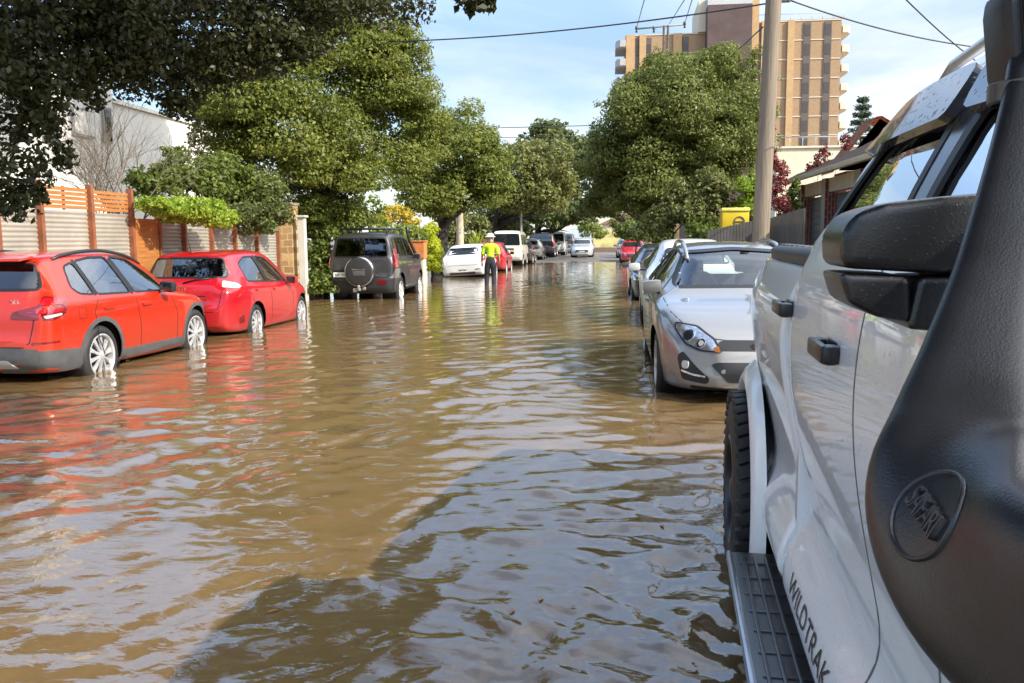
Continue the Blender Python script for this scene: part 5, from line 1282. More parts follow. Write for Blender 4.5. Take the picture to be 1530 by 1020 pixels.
# strap leaved palm
c = AY(712, 360, 41); bm = bmesh.new(); rr = random.Random(4)
palm = empty('cabbage_palm', (c.x, c.y, 0), 0, 'yellow green spiky palm beside the pale timber pole', 'palm')
add_tube(bm, [(0, 0, -.1), (.02, 0, .5), (0, 0, .9)], [.14, .11, .09], 8); mesh_obj('trunk', bm, BARK, palm)
bm = bmesh.new()
for k in range(90):
    a = rr.uniform(0, 6.283); el = rr.uniform(-.2, 1.45); L_ = rr.uniform(.8, 1.25); d = Vector((math.cos(a)*math.cos(el), math.sin(a)*math.cos(el), math.sin(el))); sd = Vector((-math.sin(a), math.cos(a), 0))*.035
    p0 = Vector((0, 0, .9)); pts = [p0+d*L_*s+Vector((0, 0, -.5*s*s*L_*math.cos(el))) for s in (0, .35, .7, 1)]
    va = [bm.verts.new(p+sd*w_) for p, w_ in zip(pts, (.6, 1.2, .9, .08))]; vb = [bm.verts.new(p-sd*w_) for p, w_ in zip(pts, (.6, 1.2, .9, .08))]
    for i in range(3): bm.faces.new((va[i], va[i+1], vb[i+1], vb[i]))
mesh_obj('crown', bm, leaf_mat('palm_leaves', (.22, .30, .03), (.42, .48, .08), .35), palm)
# bare tree behind the fence
c = AX(175, 280, -9.5); bt = empty('bare_tree', (c.x, c.y, 0), 0, 'leafless tree with fine twigs behind the corrugated fence', 'tree')
bm = bmesh.new(); rr = random.Random(9)
def grow(p, d, L_, r, n):
    e = p+d*L_; m_ = p.lerp(e, .5)+Vector((rr.gauss(0, 1), rr.gauss(0, 1), rr.gauss(0, .5)))*L_*.06
    add_tube(bm, [p, m_, e], [r, r*.85, r*.65], 6 if n > 2 else 4, False)
    if n == 0: return
    for k in range(3 if n > 1 else 2):
        dd = (d+Vector((rr.gauss(0, .42), rr.gauss(0, .42), rr.gauss(.12, .25)))).normalized(); grow(e, dd, L_*rr.uniform(.62, .85), r*.6, n-1)
for k in range(4): grow(Vector((0, 0, -.1)), Vector((rr.gauss(0, .25), rr.gauss(0, .25), 1)).normalized(), rr.uniform(1.2, 1.6), .035, 5)
mesh_obj('trunk', bm, simple('grey_twigs', (.16, .13, .10), .9), bt)
# distant norfolk pine
c = AY(1287, 215, 105); np_ = empty('norfolk_pine', (c.x, c.y, 0), 0, 'distant norfolk pine standing right of the brick tower', 'tree'); q = np.random.default_rng(71)
topz = AY(1285, 146, 105).z; bm = bmesh.new(); add_tube(bm, [(0, 0, 0), (0, 0, topz*.6), (0, 0, topz)], [.4, .25, .05], 8); mesh_obj('trunk', bm, BARK, np_)
Ps = []
for k in range(17):
    z = topz-.3-k*.85; rad_ = .5+k*.27
    for a in np.linspace(0, 6.28, 7, endpoint=False)+q.random():
        s = q.random(70)**.7; Ps.append(np.stack([np.cos(a)*s*rad_, np.sin(a)*s*rad_, z+.25*s*rad_*.5+q.normal(size=70)*.12], 1)+q.normal(size=(70, 3))*.10)
P = np.concatenate(Ps); V, F = leaves(P, np.tile((0, 0, 1.), (len(P), 1)), .34, q, .5); arr_obj('crown', V, F, leaf_mat('pine_needles', (.05, .075, .04), (.12, .15, .09), .2), np_)
# ------------------------------------------------------------------ fences, walls, buildings, poles
TIMBER = NT('orange_timber'); _o = TIMBER.obj(); _m = TIMBER.n('ShaderNodeMapping'); TIMBER.l(_o, _m.inputs[0]); _m.inputs['Scale'].default_value = (3, 1.2, 22)
_n = TIMBER.noise(3, 5, .6, vec=_m.outputs[0]); TIMBER.pbr(TIMBER.ramp(_n.outputs[0], [(.3, (.26, .095, .022)), (.7, (.46, .19, .05))]).outputs[0], .6, 0, Normal=TIMBER.bump(_n.outputs[0], .3, .01)); TIMBER = TIMBER.m
POSTW = simple('red_brown_timber', (.22, .075, .03), .65, 0, .3, 5, bump=.3, bscale=40)
t = NT('zinc_sheet'); oc = t.obj(); n = t.noise(1.6, 6, .65, vec=oc); n2 = t.noise(14, 4, .6, vec=oc)
c = t.ramp(n.outputs[0], [(.3, (.27, .255, .215)), (.7, (.40, .375, .315))]).outputs[0]
t.pbr(t.mix(t.math('MULTIPLY', n2.outputs[0], .3), c, (.20, .175, .135)), .5, .15); ZINC = t.m
FX = -7.5
def fy(px): return AX(px, 330, FX).y
fence = empty('corrugated_fence', (FX, fy(230), 0), 0, 'fence of wavy pale metal sheets between red brown posts, behind the two red cars', 'fence')
fo = fence.location.copy()
post_px = [-70, -10, 57, 133, 193, 233, 271, 312, 347, 380, 412]
top = lambda y: float(np.interp(y, [10.8, 13, 19.2], [1.90, 1.88, 1.69]))
def sheet(y0, y1, z1):
    bm = bmesh.new(); n = 110; prev = None; z0 = -.15
    for i in range(n+1):
        z = z0+(z1-z0)*i/n; dx = .010*math.sin(2*math.pi*z/.064)
        r = [bm.verts.new((FX+dx-fo.x, y-fo.y, z)) for y in (y0, y1)]
        if prev: bm.faces.new((prev[0], prev[1], r[1], r[0]))
        prev = r
    return bm
for a, b in zip(post_px[:-1], post_px[1:]):
    if a == 193: continue
    y0, y1 = fy(a), fy(b); o = mesh_obj('sheet_panel', sheet(y0+.03, y1-.03, top((y0+y1)/2)), ZINC, fence, True)
for px in post_px:
    y = fy(px); h = top(y)+.04 if px > 193 or px < 57 else 2.28
    bm = bmesh.new(); add_box(bm, (.035, y-fo.y, h/2-.1), (.09, .065, h+.2), None, .006); mesh_obj('post', bm, POSTW, fence, False)
for a, b in ((57, 133), (133, 193)):
    y0, y1 = fy(a), fy(b); bm = bmesh.new()
    for k in range(5): add_box(bm, (.02, (y0+y1)/2-fo.y, top(y0)+.045+k*.062), (.02, y1-y0-.1, .048), None, .003)
    add_box(bm, (.0, (y0+y1)/2-fo.y, top(y0)+.17), (.02, .05, .33), None, .003)
    mesh_obj('slatted_screen', bm, TIMBER, fence, False)
gate = empty('timber_gate', (FX+.03, (fy(193)+fy(233))/2, 0), 0, 'orange timber board gate in the corrugated fence', 'gate')
gw = fy(233)-fy(193)-.10; bm = bmesh.new()
for k in range(12): add_box(bm, (0, 0, .02+k*.157), (.025, gw, .1565), None, .004)
mesh_obj('board', bm, TIMBER, gate, False)
bm = bmesh.new()
for s_ in (-1, 1): add_box(bm, (.012, s_*(gw/2-.02), .88), (.02, .05, 1.9), None, .004)
mesh_obj('frame', bm, TIMBER, gate, False)
bm = bmesh.new(); add_box(bm, (.04, gw/2-.05, .86), (.05, .05, .14), None, .012); add_tube(bm, [(.06, gw/2-.05, .9), (.09, gw/2-.1, .9)], .012, 8); mesh_obj('latch', bm, DARKP, gate, True)

t = NT('sandstone_blocks'); oc = t.obj(); br = t.n('ShaderNodeTexBrick'); mp = t.n('ShaderNodeMapping'); t.l(oc, mp.inputs[0]); mp.inputs['Rotation'].default_value = (R_(90), 0, 0)
nd = t.noise(6, 3, .5, vec=oc); mxv = t.mix(.06, mp.outputs[0], nd.outputs['Color']); t.l(mxv, br.inputs['Vector'])
br.inputs['Scale'].default_value = 1.0; br.inputs['Brick Width'].default_value = .24; br.inputs['Row Height'].default_value = .15; br.inputs['Mortar Size'].default_value = .012; br.inputs['Color1'].default_value = (.56, .33, .12, 1); br.inputs['Color2'].default_value = (.24, .11, .035, 1); br.inputs['Mortar'].default_value = (.48, .38, .24, 1); br.offset = .5
n3 = t.noise(3.5, 5, .65, vec=oc); c = t.mix(t.math('MULTIPLY', n3.outputs[0], .4), br.outputs[0], (.60, .42, .20))
t.pbr(c, .85, 0, Normal=t.bump(t.math('ADD', t.math('MULTIPLY', br.outputs['Fac'], -1.0), t.noise(25, 4, .6, vec=oc).outputs[0]), .6, .02)); STONE = t.m
p = AY(431, 400, 20.6); pil = empty('stone_pillar', (p.x, p.y, 0), 0, 'square sandstone gate pillar at the end of the corrugated fence', 'pillar')
zt_ = AY(431, 307, 20.6).z
bm = bmesh.new(); add_box(bm, (0, 0, zt_/2-.1), (.44, .44, zt_+.2), None, .015); mesh_obj('shaft', bm, STONE, pil, False)
bm = bmesh.new(); add_box(bm, (0, 0, zt_+.035), (.50, .50, .07), None, .015); mesh_obj('cap', bm, simple('pale_stone', (.50, .42, .30), .8, 0, .2), pil, False)
PALEP = simple('white_painted_timber', (.55, .52, .44), .6, 0, .1, 3, bump=.1)
p = AY(453.5, 400, 20.4); zt_ = AY(453, 325, 20.4).z; bm = bmesh.new(); add_box(bm, (0, 0, zt_/2-.1), (.165, .165, zt_+.2), None, .01); add_box(bm, (0, 0, zt_+.03), (.25, .25, .05), None, .01)
o = mesh_obj('white_post', bm, PALEP, None, False); o.location = (p.x, p.y, 0); tag(o, 'white painted gate post just right of the sandstone pillar', 'post')
p = AY(415.5, 400, 19.3); bm = bmesh.new(); add_box(bm, (0, 0, .8), (.12, .12, 1.75), None, .008); o = mesh_obj('grey_post', bm, simple('weathered_grey_post', (.38, .35, .31), .8, 0, .2), None, False); o.location = (p.x, p.y, 0); tag(o, 'weathered grey post between the corrugated fence and the sandstone pillar', 'post')
# orange topped pillar beyond the four wheel drive
p = AY(624, 395, 28.5); pp = empty('gate_pillar', (p.x, p.y, 0), 0, 'cream gate pillar with an orange brick top beyond the grey four wheel drive', 'pillar')
z1, z2 = AY(624, 386, 28.5).z, AY(624, 361, 28.5).z
bm = bmesh.new(); add_box(bm, (0, 0, z1/2-.1), (.5, .4, z1+.2), None, .01); mesh_obj('base', bm, simple('cream_render', (.62, .55, .40), .8, 0, .12), pp, False)
bm = bmesh.new(); add_box(bm, (-.03, 0, (z1+z2)/2), (.62, .5, z2-z1), None, .01); add_box(bm, (-.03, 0, z2+.02), (.68, .56, .04), None, .008); mesh_obj('top', bm, simple('orange_brick', (.50, .17, .05), .8, 0, .2, 9), pp, False)

# white rendered house behind the fence
WREND = simple('white_render', (.68, .66, .61), .85, 0, .06, 2, bump=.1, bscale=60)
wh = empty('white_house', (-14, 20, 0), 0, 'tall white rendered house behind the corrugated fence', 'house')
def wbox(x0, x1, y0, y1, z0, z1, nm, mat=WREND): 
    bm = bmesh.new(); add_box(bm, ((x0+x1)/2+14, (y0+y1)/2-20, (z0+z1)/2), (abs(x1-x0), abs(y1-y0), z1-z0), None, .01); return mesh_obj(nm, bm, mat, wh, False)
ya, yb = AX(168, 160, -14).y, AX(332, 210, -14).y; za = AX(168, 153, -14).z
wbox(-24, -14, 8, ya, -.3, 6.3, 'wall'); wbox(-24, -14.05, ya, yb, -.3, za, 'wall'); wbox(-24.1, -13.97, ya, yb+.06, za, za+.12, 'coping', simple('coping', (.7, .67, .6), .8))
def win(px0, px1, py0, py1, nm, mat):
    a, b = AX(px0, py0, -14), AX(px1, py1, -14); f = wbox(-14.0, -13.93, a.y, b.y, b.z, a.z, 'window', simple('window_frame', (.25, .25, .25), .5)) if nm else None
    bm = bmesh.new(); add_box(bm, (.075, (a.y+b.y)/2-20, (a.z+b.z)/2), (.02, abs(b.y-a.y)-.12, abs(a.z-b.z)-.12), None, 0); mesh_obj('pane', bm, mat, f, False)
win(150, 166, 158, 215, 1, opaque_glass()); win(60, 85, 175, 215, 1, opaque_glass())
f = win(104, 140, 158, 208, 1, simple('pale_blind', (.62, .60, .55), .7)); win(305, 325, 200, 215, 1, simple('sky_pane', (.15, .18, .2), .05, Specular_IOR_Level=.9))
# brick tower
t = NT('tower_brick'); oc = t.obj(); n = t.noise(.25, 4, .6, vec=oc); br = t.n('ShaderNodeTexBrick'); mp = t.n('ShaderNodeMapping'); t.l(oc, mp.inputs[0]); mp.inputs['Rotation'].default_value = (R_(90), 0, 0); t.l(mp.outputs[0], br.inputs[0]); br.inputs['Scale'].default_value = 1.6; br.inputs['Color1'].default_value = (.35, .225, .125, 1); br.inputs['Color2'].default_value = (.28, .175, .095, 1); br.inputs['Mortar'].default_value = (.38, .27, .16, 1)
t.pbr(t.mix(t.math('MULTIPLY', n.outputs[0], .4), br.outputs[0], (.33, .215, .125)), .9, 0); TBR = t.m
OBR = simple('orange_tower_brick', (.44, .285, .14), .9, 0, .1, 2); DBR = simple('dark_tower_cladding', (.085, .055, .05), .8, 0, .2, .6, bump=.2, bscale=4); SLAB = simple('pale_concrete', (.60, .52, .40), .8, 0, .1)
TY = 130.0
def tx_(px, py=120): return AY(px, py, TY).x
def tz_(px, py): return AY(px, py, TY).z
tower = empty('apartment_tower', (tx_(1090), TY, 0), 0, 'high rise block of brown brick with dark window strips and balconies', 'tower block')
to = tower.location.copy()
def tb(nm, px0, px1, py0, z0, y0=0, depth=14, mat=None, par=tower, z1=None, bevel=0):
    x0, x1 = tx_(px0, py0), tx_(px1, py0); z1 = tz_((px0+px1)/2, py0) if z1 is None else z1
    bm = bmesh.new(); add_box(bm, ((x0+x1)/2-to.x, y0+depth/2, (z0+z1)/2), (x1-x0, depth, z1-z0), None, bevel); return mesh_obj(nm, bm, mat or TBR, par, False), x0, x1, z1
zr = tz_(1200, 29); zl = tz_(985, 47)
tb('right_wing', 1132, 1258, 29, 0, 0, 16); tb('left_wing', 935, 1056, 47, 0, 1.5, 16, z1=zl)
tb('core', 1056, 1122, 10, 0, -1.5, 14, DBR, z1=tz_(1090, 10)); tb('core_cap', 1056, 1122, 10, tz_(1090, 10), -1.4, 13.5, simple('grey_cap', (.42, .42, .42), .7), z1=tz_(1090, -6))
tb('core_side', 1045, 1056, 4, zl, 1, 10, SLAB, z1=tz_(1050, -2)); tb('core_side', 1122, 1134, 0, zr-4, -.6, 10, OBR, z1=tz_(1128, -4))
bm = bmesh.new(); x0, x1 = tx_(1126, 35), tx_(1258, 29)
k = 0; z = zr-.15
strips = ((1200, 1211), (1231, 1242), (1134, 1140))
while z > 8:
    bm = bmesh.new(); add_box(bm, ((x0+x1)/2-to.x, -.03, z), (x1-x0-.2, .10, .12), None, 0); mesh_obj('floor_band', bm, SLAB, tower, False); z -= 2.62
for a, b in strips:
    xa, xb = tx_(a, 60), tx_(b, 60); z = zr-1.5
    bm = bmesh.new(); add_box(bm, ((xa+xb)/2-to.x, -.08, (zr-.4+10)/2), (xb-xa, .12, zr-.4-10), None, 0); f = mesh_obj('window_strip', bm, simple('tower_strip', (.10, .078, .066), .5), tower, False)
    while z > 10:
        bm = bmesh.new(); add_box(bm, ((xa+xb)/2-to.x, -.15, z), (xb-xa-.25, .04, 1.5), None, 0); mesh_obj('pane', bm, simple('tower_glass', (.07, .055, .048), .25), f, False); z -= 2.62
tb('brick_fin', 1177, 1187, 32, 0, -.35, .5, OBR, z1=zr-.1); tb('brick_fin', 1138, 1143, 32, 0, -.3, .4, OBR, z1=zr-.1)
for a, b, m in ((936, 949, OBR), (956, 966, OBR), (1007, 1020, OBR)): tb('brick_fin', a, b, 50, 0, 1.1, .5, m, z1=zl-.05)
for a, b in ((947, 955), (965, 974), (1021, 1030)):
    xa, xb = tx_(a, 60), tx_(b, 60); z = zl-2.2
    bm = bmesh.new(); add_box(bm, ((xa+xb)/2-to.x, 1.42, zl/2), (xb-xa, .12, zl-1.0), None, 0); f = mesh_obj('window_strip', bm, simple('tower_strip', (.10, .078, .066), .5), tower, False)
    while z > 16: bm = bmesh.new(); add_box(bm, ((xa+xb)/2-to.x, 1.34, z), (xb-xa-.2, .04, 1.5), None, 0); mesh_obj('pane', bm, simple('tower_glass', (.07, .055, .048), .25), f, False); z -= 2.62
x0l, x1l = tx_(935, 60), tx_(1056, 60); z = zl-.1
while z > 14: bm = bmesh.new(); add_box(bm, ((x0l+x1l)/2-to.x, 1.47, z), (x1l-x0l-.2, .10, .12), None, 0); mesh_obj('floor_band', bm, SLAB, tower, False); z -= 2.62
for side_, xa, n_ in ((1, tx_(1258, 100), 10), (-1, tx_(935, 100), 3)):
    for k in range(n_):
        z = (zr if side_ > 0 else zl)-.9-k*2.62
        bm = bmesh.new(); w_ = 1.3 if side_ > 0 else 1.5
        pts = [(0, 0), (w_*.55, 0), (w_*.9, .8), (w_, 2.2), (w_, 7), (0, 7)]
        for zz, hh, mi in ((z, .22, 0), (z-.9+.1, .9, 0)):
            pass
        a = [bm.verts.new((xa-to.x+side_*u, v+.2, z)) for u, v in pts]; b = [bm.verts.new((xa-to.x+side_*u, v+.2, z-.95)) for u, v in pts]
        bm.faces.new(a); bm.faces.new(b[::-1])
        for i in range(len(pts)): bm.faces.new((a[i], a[(i+1) % len(pts)], b[(i+1) % len(pts)], b[i]))
        bmesh.ops.recalc_face_normals(bm, faces=bm.faces); mesh_obj('balcony', bm, SLAB if side_ > 0 else simple('grey_balcony', (.40, .38, .35), .7), tower, False)
bm = bmesh.new(); x0, x1 = tx_(1134, 30)-to.x, tx_(1262, 30)-to.x
add_tube(bm, [(x0, .3, zr+.9), (x1, .3, zr+.9)], .05, 5)
for k in range(9): add_tube(bm, [(x0+(x1-x0)*k/8, .3, zr), (x0+(x1-x0)*k/8, .3, zr+.9)], .04, 5)
mesh_obj('roof_railing', bm, simple('railing_grey', (.4, .4, .4), .5), tower)
# cream podium
p0, p1 = AY(1160, 222, 72), AY(1300, 222, 72)
pod = empty('podium_wall', ((p0.x+p1.x)/2, 72, 0), 0, 'long plain cream wall below the brick tower', 'wall')
bm = bmesh.new(); add_box(bm, (0, 4, p0.z/2), (p1.x-p0.x, 8, p0.z), None, .03); mesh_obj('wall', bm, simple('cream_wall', (.62, .55, .40), .85, 0, .1, 1), pod, False)
bm = bmesh.new(); add_box(bm, (0, 3.95, p0.z+.08), (p1.x-p0.x+.3, 8.2, .16), None, .02); mesh_obj('coping', bm, SLAB, pod, False)
bm = bmesh.new(); add_tube(bm, [(-3.5, .3, p0.z+.9), (3.5, .3, p0.z+.9)], .04, 6)
for k in range(8): add_tube(bm, [(-3.5+k, .3, p0.z+.1), (-3.5+k, .3, p0.z+.9)], .03, 5)
mesh_obj('railing', bm, simple('railing_grey', (.4, .4, .4), .5), pod)
# brick garage on the right
RBR = NT('red_brick'); _o = RBR.obj(); _b = RBR.n('ShaderNodeTexBrick'); _mp = RBR.n('ShaderNodeMapping'); RBR.l(_o, _mp.inputs[0]); _mp.inputs['Rotation'].default_value = (R_(90), 0, R_(90)); RBR.l(_mp.outputs[0], _b.inputs[0]); _b.inputs['Scale'].default_value = 1; _b.inputs['Brick Width'].default_value = .23; _b.inputs['Row Height'].default_value = .086; _b.inputs['Mortar Size'].default_value = .008; _b.inputs['Color1'].default_value = (.26, .06, .035, 1); _b.inputs['Color2'].default_value = (.17, .04, .028, 1); _b.inputs['Mortar'].default_value = (.34, .29, .24, 1)
RBR.pbr(_b.outputs[0], .85); RBR = RBR.m
GX = 5.6
g0 = AX(1193, 272, GX); g1y = 9.0
gar = empty('brick_garage', (GX, g0.y, 0), 0, 'low red brick garage with cream lintels and a dark tiled roof on the right', 'garage')
ez_ = g0.z; Lg = g0.y-g1y
for y0, y1 in ((0, -.42), (-2.9, -3.3), (-6.0, -6.5), (-9.5, -10)):
    bm = bmesh.new(); add_box(bm, (.2, (y0+y1)/2, ez_/2-.2), (.4, abs(y1-y0), ez_+.2), None, .004); mesh_obj('brick_pier', bm, RBR, gar, False)
bm = bmesh.new(); add_box(bm, (.22, -Lg/2-.1, ez_-.28), (.24, Lg, .36), None, .004); mesh_obj('lintel', bm, simple('cream_lintel', (.62, .50, .36), .8, 0, .1), gar, False)
bm = bmesh.new(); add_box(bm, (.34, -Lg/2-.1, ez_/2-.3), (.08, Lg-.4, ez_-.4), None, .004)
for k in range(11): add_box(bm, (.29, -Lg/2-.1, .2+k*.2), (.03, Lg-.5, .02), None, 0)
mesh_obj('roller_door', bm, simple('grey_door', (.17, .17, .165), .6), gar, False)
bm = bmesh.new(); add_box(bm, (-.30, -Lg/2, ez_+.02), (.13, Lg+.6, .13), None, .02); mesh_obj('gutter', bm, simple('cream_gutter', (.55, .46, .32), .5), gar, True, 40)
bm = bmesh.new(); n = 14; rows = []
for i in range(n+1):
    u = i/n; rows.append([bm.verts.new((-.32+u*5, y, ez_+.08+u*2.2+(.03 if i % 2 else 0))) for y in (.35, -Lg-.3)])
for a, b in zip(rows[:-1], rows[1:]): bm.faces.new((a[0], a[1], b[1], b[0]))
bmesh.ops.solidify(bm, geom=bm.faces[:], thickness=.06); mesh_obj('roof', bm, simple('dark_tiles', (.10, .065, .05), .8, 0, .3, 4, bump=.5, bscale=14), gar, False)
# terracotta roofed house behind
p = AY(1306, 176, 30); hs = empty('terracotta_house', (p.x, 30, 0), 0, 'house with a terracotta tiled gable roof behind the garage', 'house')
zr_ = p.z; bm = bmesh.new(); add_box(bm, (1.0, .4, (zr_-1.7)/2), (3.8, 1.5, zr_-1.7), None, .02); mesh_obj('wall', bm, RBR, hs, False)
TERR = NT('terracotta_tiles'); _o = TERR.obj(); _w = TERR.n('ShaderNodeTexWave'); _w.inputs['Scale'].default_value = 5; TERR.l(_o, _w.inputs[0]); _n = TERR.noise(5, 4, .6, vec=_o)
TERR.pbr(TERR.ramp(_n.outputs[0], [(.3, (.28, .10, .05)), (.7, (.50, .24, .12))]).outputs[0], .85, 0, Normal=TERR.bump(_w.outputs[0], .8, .05)); TERR = TERR.m
bm = bmesh.new(); ov = 4.6
prof = [(-1.35, zr_-1.75), (-.06, zr_-.02), (.1, zr_), (3.2, zr_-1.9)]
a = [bm.verts.new((x, -.5, z)) for x, z in prof]; b = [bm.verts.new((x, 1.2, z)) for x, z in prof]
for i in range(3): bm.faces.new((a[i], a[i+1], b[i+1], b[i]))
bmesh.ops.solidify(bm, geom=bm.faces[:], thickness=.18); bmesh.ops.recalc_face_normals(bm, faces=bm.faces); mesh_obj('roof', bm, TERR, hs, False)
bm = bmesh.new(); f = [bm.verts.new((x, -.56, z)) for x, z in ((-1.2, zr_-1.7), (.02, zr_-.1), (3.0, zr_-1.8))]; bm.faces.new(f); bmesh.ops.solidify(bm, geom=bm.faces[:], thickness=.1); mesh_obj('gable', bm, simple('gable_timber', (.38, .26, .15), .8), hs, False)
# dark picket fence on the right, yellow box behind it
DK = simple('charcoal_fence', (.075, .068, .062), .6, 0, .25, 3)
pf = empty('picket_fence', (3.5, 20, 0), 0, 'dark vertical board fence on the right verge around the timber power pole', 'fence')
def pfz(y): return float(np.interp(y, [AX(1196, 312, 3.5).y, AX(1150, 326, 3.5).y, AX(1065, 343, 3.5).y], [AX(1196, 312, 3.5).z, AX(1150, 326, 3.5).z, AX(1065, 343, 3.5).z]))
y = AX(1202, 310, 3.5).y; y0f = y; bm = bmesh.new(); ye = AX(1062, 343, 3.5).y
while y < ye:
    h = pfz(y); add_box(bm, (0, y-20, h/2-.1), (.02, .10, h+.2), None, 0); y += .125
mesh_obj('pickets', bm, DK, pf, False)
bm = bmesh.new()
for z in (.4, 1.2): add_box(bm, (.03, (y0f+ye)/2-20, z), (.04, ye-y0f, .06), None, 0)
mesh_obj('rail', bm, DK, pf, False)
bm = bmesh.new(); n_ = 17
for k in range(n_):
    c_ = AY(1060+k*(76/(n_-1)), 344-k*(17/(n_-1)), 19.6); add_box(bm, (c_.x-3.5, 19.6-20, c_.z/2-.1), (.075, .02, c_.z+.2), None, 0)
a_, b_ = AY(1060, 350, 19.6), AY(1136, 350, 19.6); add_box(bm, ((a_.x+b_.x)/2-3.5, -.38, 1.1), (b_.x-a_.x, .03, .06), None, 0)
mesh_obj('return_pickets', bm, DK, pf, False)
p = AY(1097, 324, 20.5); yb = empty('yellow_box', (p.x, p.y, 0), 0, 'bright yellow box with a round mark behind the dark fence by the timber pole', 'box')
z0, z1 = AY(1097, 340, 20.5).z, AY(1097, 312, 20.5).z; ww = 38/1300*20.5
YP = simple('yellow_plastic', (.60, .42, .012), .45, 0, .1)
bm = bmesh.new(); add_box(bm, (0, 0, (z0+z1)/2-.05), (ww, .5, z1-z0), None, .03); mesh_obj('body', bm, YP, yb, True, 40)
bm = bmesh.new(); add_box(bm, (0, 0, z1-.02), (ww*1.06, .56, .08), None, .035); mesh_obj('lid', bm, simple('pale_yellow_lid', (.78, .66, .12), .4), yb, True, 40)
bm = bmesh.new(); add_lathe(bm, [(.10, 0), (.10, -.012), (.125, -.012), (.125, 0)], 24, 'y', (.08, -.252, z0+.13), closed=True); add_box(bm, (.08, -.258, z0+.13), (.2, .012, .03), None, 0); mesh_obj('round_mark', bm, DK, yb, True, 40)
bm = bmesh.new()
for s_ in (-1, 1): add_box(bm, (s_*ww*.4, 0, z0/2-.1), (.08, .4, z0+.2), None, 0)
mesh_obj('leg', bm, DK, yb, False)
# poles and lines
WOODP = NT('pole_timber'); _o = WOODP.obj(); _m = WOODP.n('ShaderNodeMapping'); WOODP.l(_o, _m.inputs[0]); _m.inputs['Scale'].default_value = (9, 9, .5); _n = WOODP.noise(3, 6, .7, vec=_m.outputs[0]); _n2 = WOODP.noise(.8, 3, .5, vec=_o)
WOODP.pbr(WOODP.mix(WOODP.math('MULTIPLY', _n2.outputs[0], .5), WOODP.ramp(_n.outputs[0], [(.3, (.13, .10, .07)), (.7, (.30, .245, .18))]).outputs[0], (.20, .165, .125)), .9, 0, Normal=WOODP.bump(_n.outputs[0], .6, .02)); WOODP = WOODP.m
pb, pt = AY(1137, 345, 17), AY(1158, -40, 17)
d_ = (pt-pb)/(pt.z-pb.z); base = pb-d_*(pb.z+.2); tip = pb+d_*(8.2-pb.z)
pole = empty('power_pole', base, 0, 'weathered timber power pole standing nearest on the right', 'power pole', 'power poles')
bm = bmesh.new(); add_tube(bm, [Vector(), (tip-base)*.5, tip-base], [.165, .15, .135], 20); mesh_obj('pole', bm, WOODP, pole, True, 60)
bm = bmesh.new(); c = AY(1158, 2, 17)-base; add_box(bm, c+Vector((.16, 0, 0)), (.16, .05, .05), None, .01); add_tube(bm, [c+Vector((.24, 0, -.02)), c+Vector((.24, 0, .16))], .035, 10); mesh_obj('insulator', bm, simple('dark_insulator', (.06, .05, .045), .4), pole, True, 40)
pole_top = AY(1158, 3, 17)
p = AY(688, 395, 39); pole2 = empty('power_pole', (p.x, p.y, 0), 0, 'pale timber pole between the round tree and the cabbage palm', 'power pole', 'power poles')
bm = bmesh.new(); add_tube(bm, [(0, 0, -.2), (0, 0, 4.2)], [.17, .15], 16); mesh_obj('pole', bm, simple('pale_pole', (.50, .42, .30), .85, 0, .2, 3), pole2, True, 60)
p = AY(779, 390, 52); o = None; bm = bmesh.new(); add_tube(bm, [(0, 0, -.2), (0, 0, 3.1), (0, 0, 6)], [.09, .07, .06], 12); o = mesh_obj('thin_pole', bm, simple('grey_pole', (.25, .23, .21), .6), None, True, 60); o.location = (p.x, p.y, 0); tag(o, 'slim grey pole at the edge of the road by the cream van', 'pole')
# twin pole with crossarm far behind the big tree
c = AY(995, 40, 62); tp = empty('power_pole', (c.x, 62, 0), 0, 'far dark twin pole with a crossarm, above the massive tree', 'power pole', 'power poles')
bm = bmesh.new()
for dx in (-.14, .14): add_tube(bm, [(dx, 0, 0), (dx, 0, c.z+.1)], [.10, .08], 10)
mesh_obj('pole', bm, simple('dark_pole', (.07, .05, .04), .8), tp)
xa, xb = AY(950, 43, 62)-Vector((c.x, 62, 0)), AY(1025, 36, 62)-Vector((c.x, 62, 0))
bm = bmesh.new(); add_tube(bm, [xa, xb], .06, 8)
mesh_obj('crossarm', bm, simple('crossarm_green', (.22, .25, .20), .7), tp)
for px, py in ((951, 42), (977, 42), (1023, 35)):
    q_ = AY(px, py, 62)-Vector((c.x, 62, 0)); bm = bmesh.new(); add_lathe(bm, [(.02, -.3), (.09, -.25), (.05, -.15), (.10, -.05), (.10, .1), (.03, .15)], 10, 'z', q_); mesh_obj('insulator', bm, simple('dark_insulator', (.06, .05, .045), .4), tp)
WIRE = simple('dark_wire', (.05, .05, .055), .5)
def wire(label, pts, r=.012, sag=.0):
    pts = [Vector(p) for p in pts]; a, b = pts[0], pts[-1]; bm = bmesh.new()
    P = [a.lerp(b, k/20)-Vector((0, 0, sag*4*(k/20)*(1-k/20))) for k in range(21)]
    add_tube(bm, P, r, 5); o = mesh_obj('power_line', bm, WIRE); tag(o, label, 'power line', 'overhead lines')
wire('thick overhead line running left from the timber power pole across the blue sky', [pole_top, AY(560, 62, 22)], .016, .15)
wire('overhead line falling right from the timber power pole towards the ute roof', [AY(1180, 0, 17), AY(1475, 72, 20)], .016, .12)
wire('steep overhead line crossing the sky above the ute roof', [AY(1335, -20, 14), AY(1460, 92, 19)], .012, .05)
wire('upper of two thin lines low above the far treetops', [AY(690, 192, 70), AY(900, 187, 66)], .03)
wire('lower of two thin lines low above the far treetops', [AY(700, 206, 70), AY(900, 203, 66)], .025)
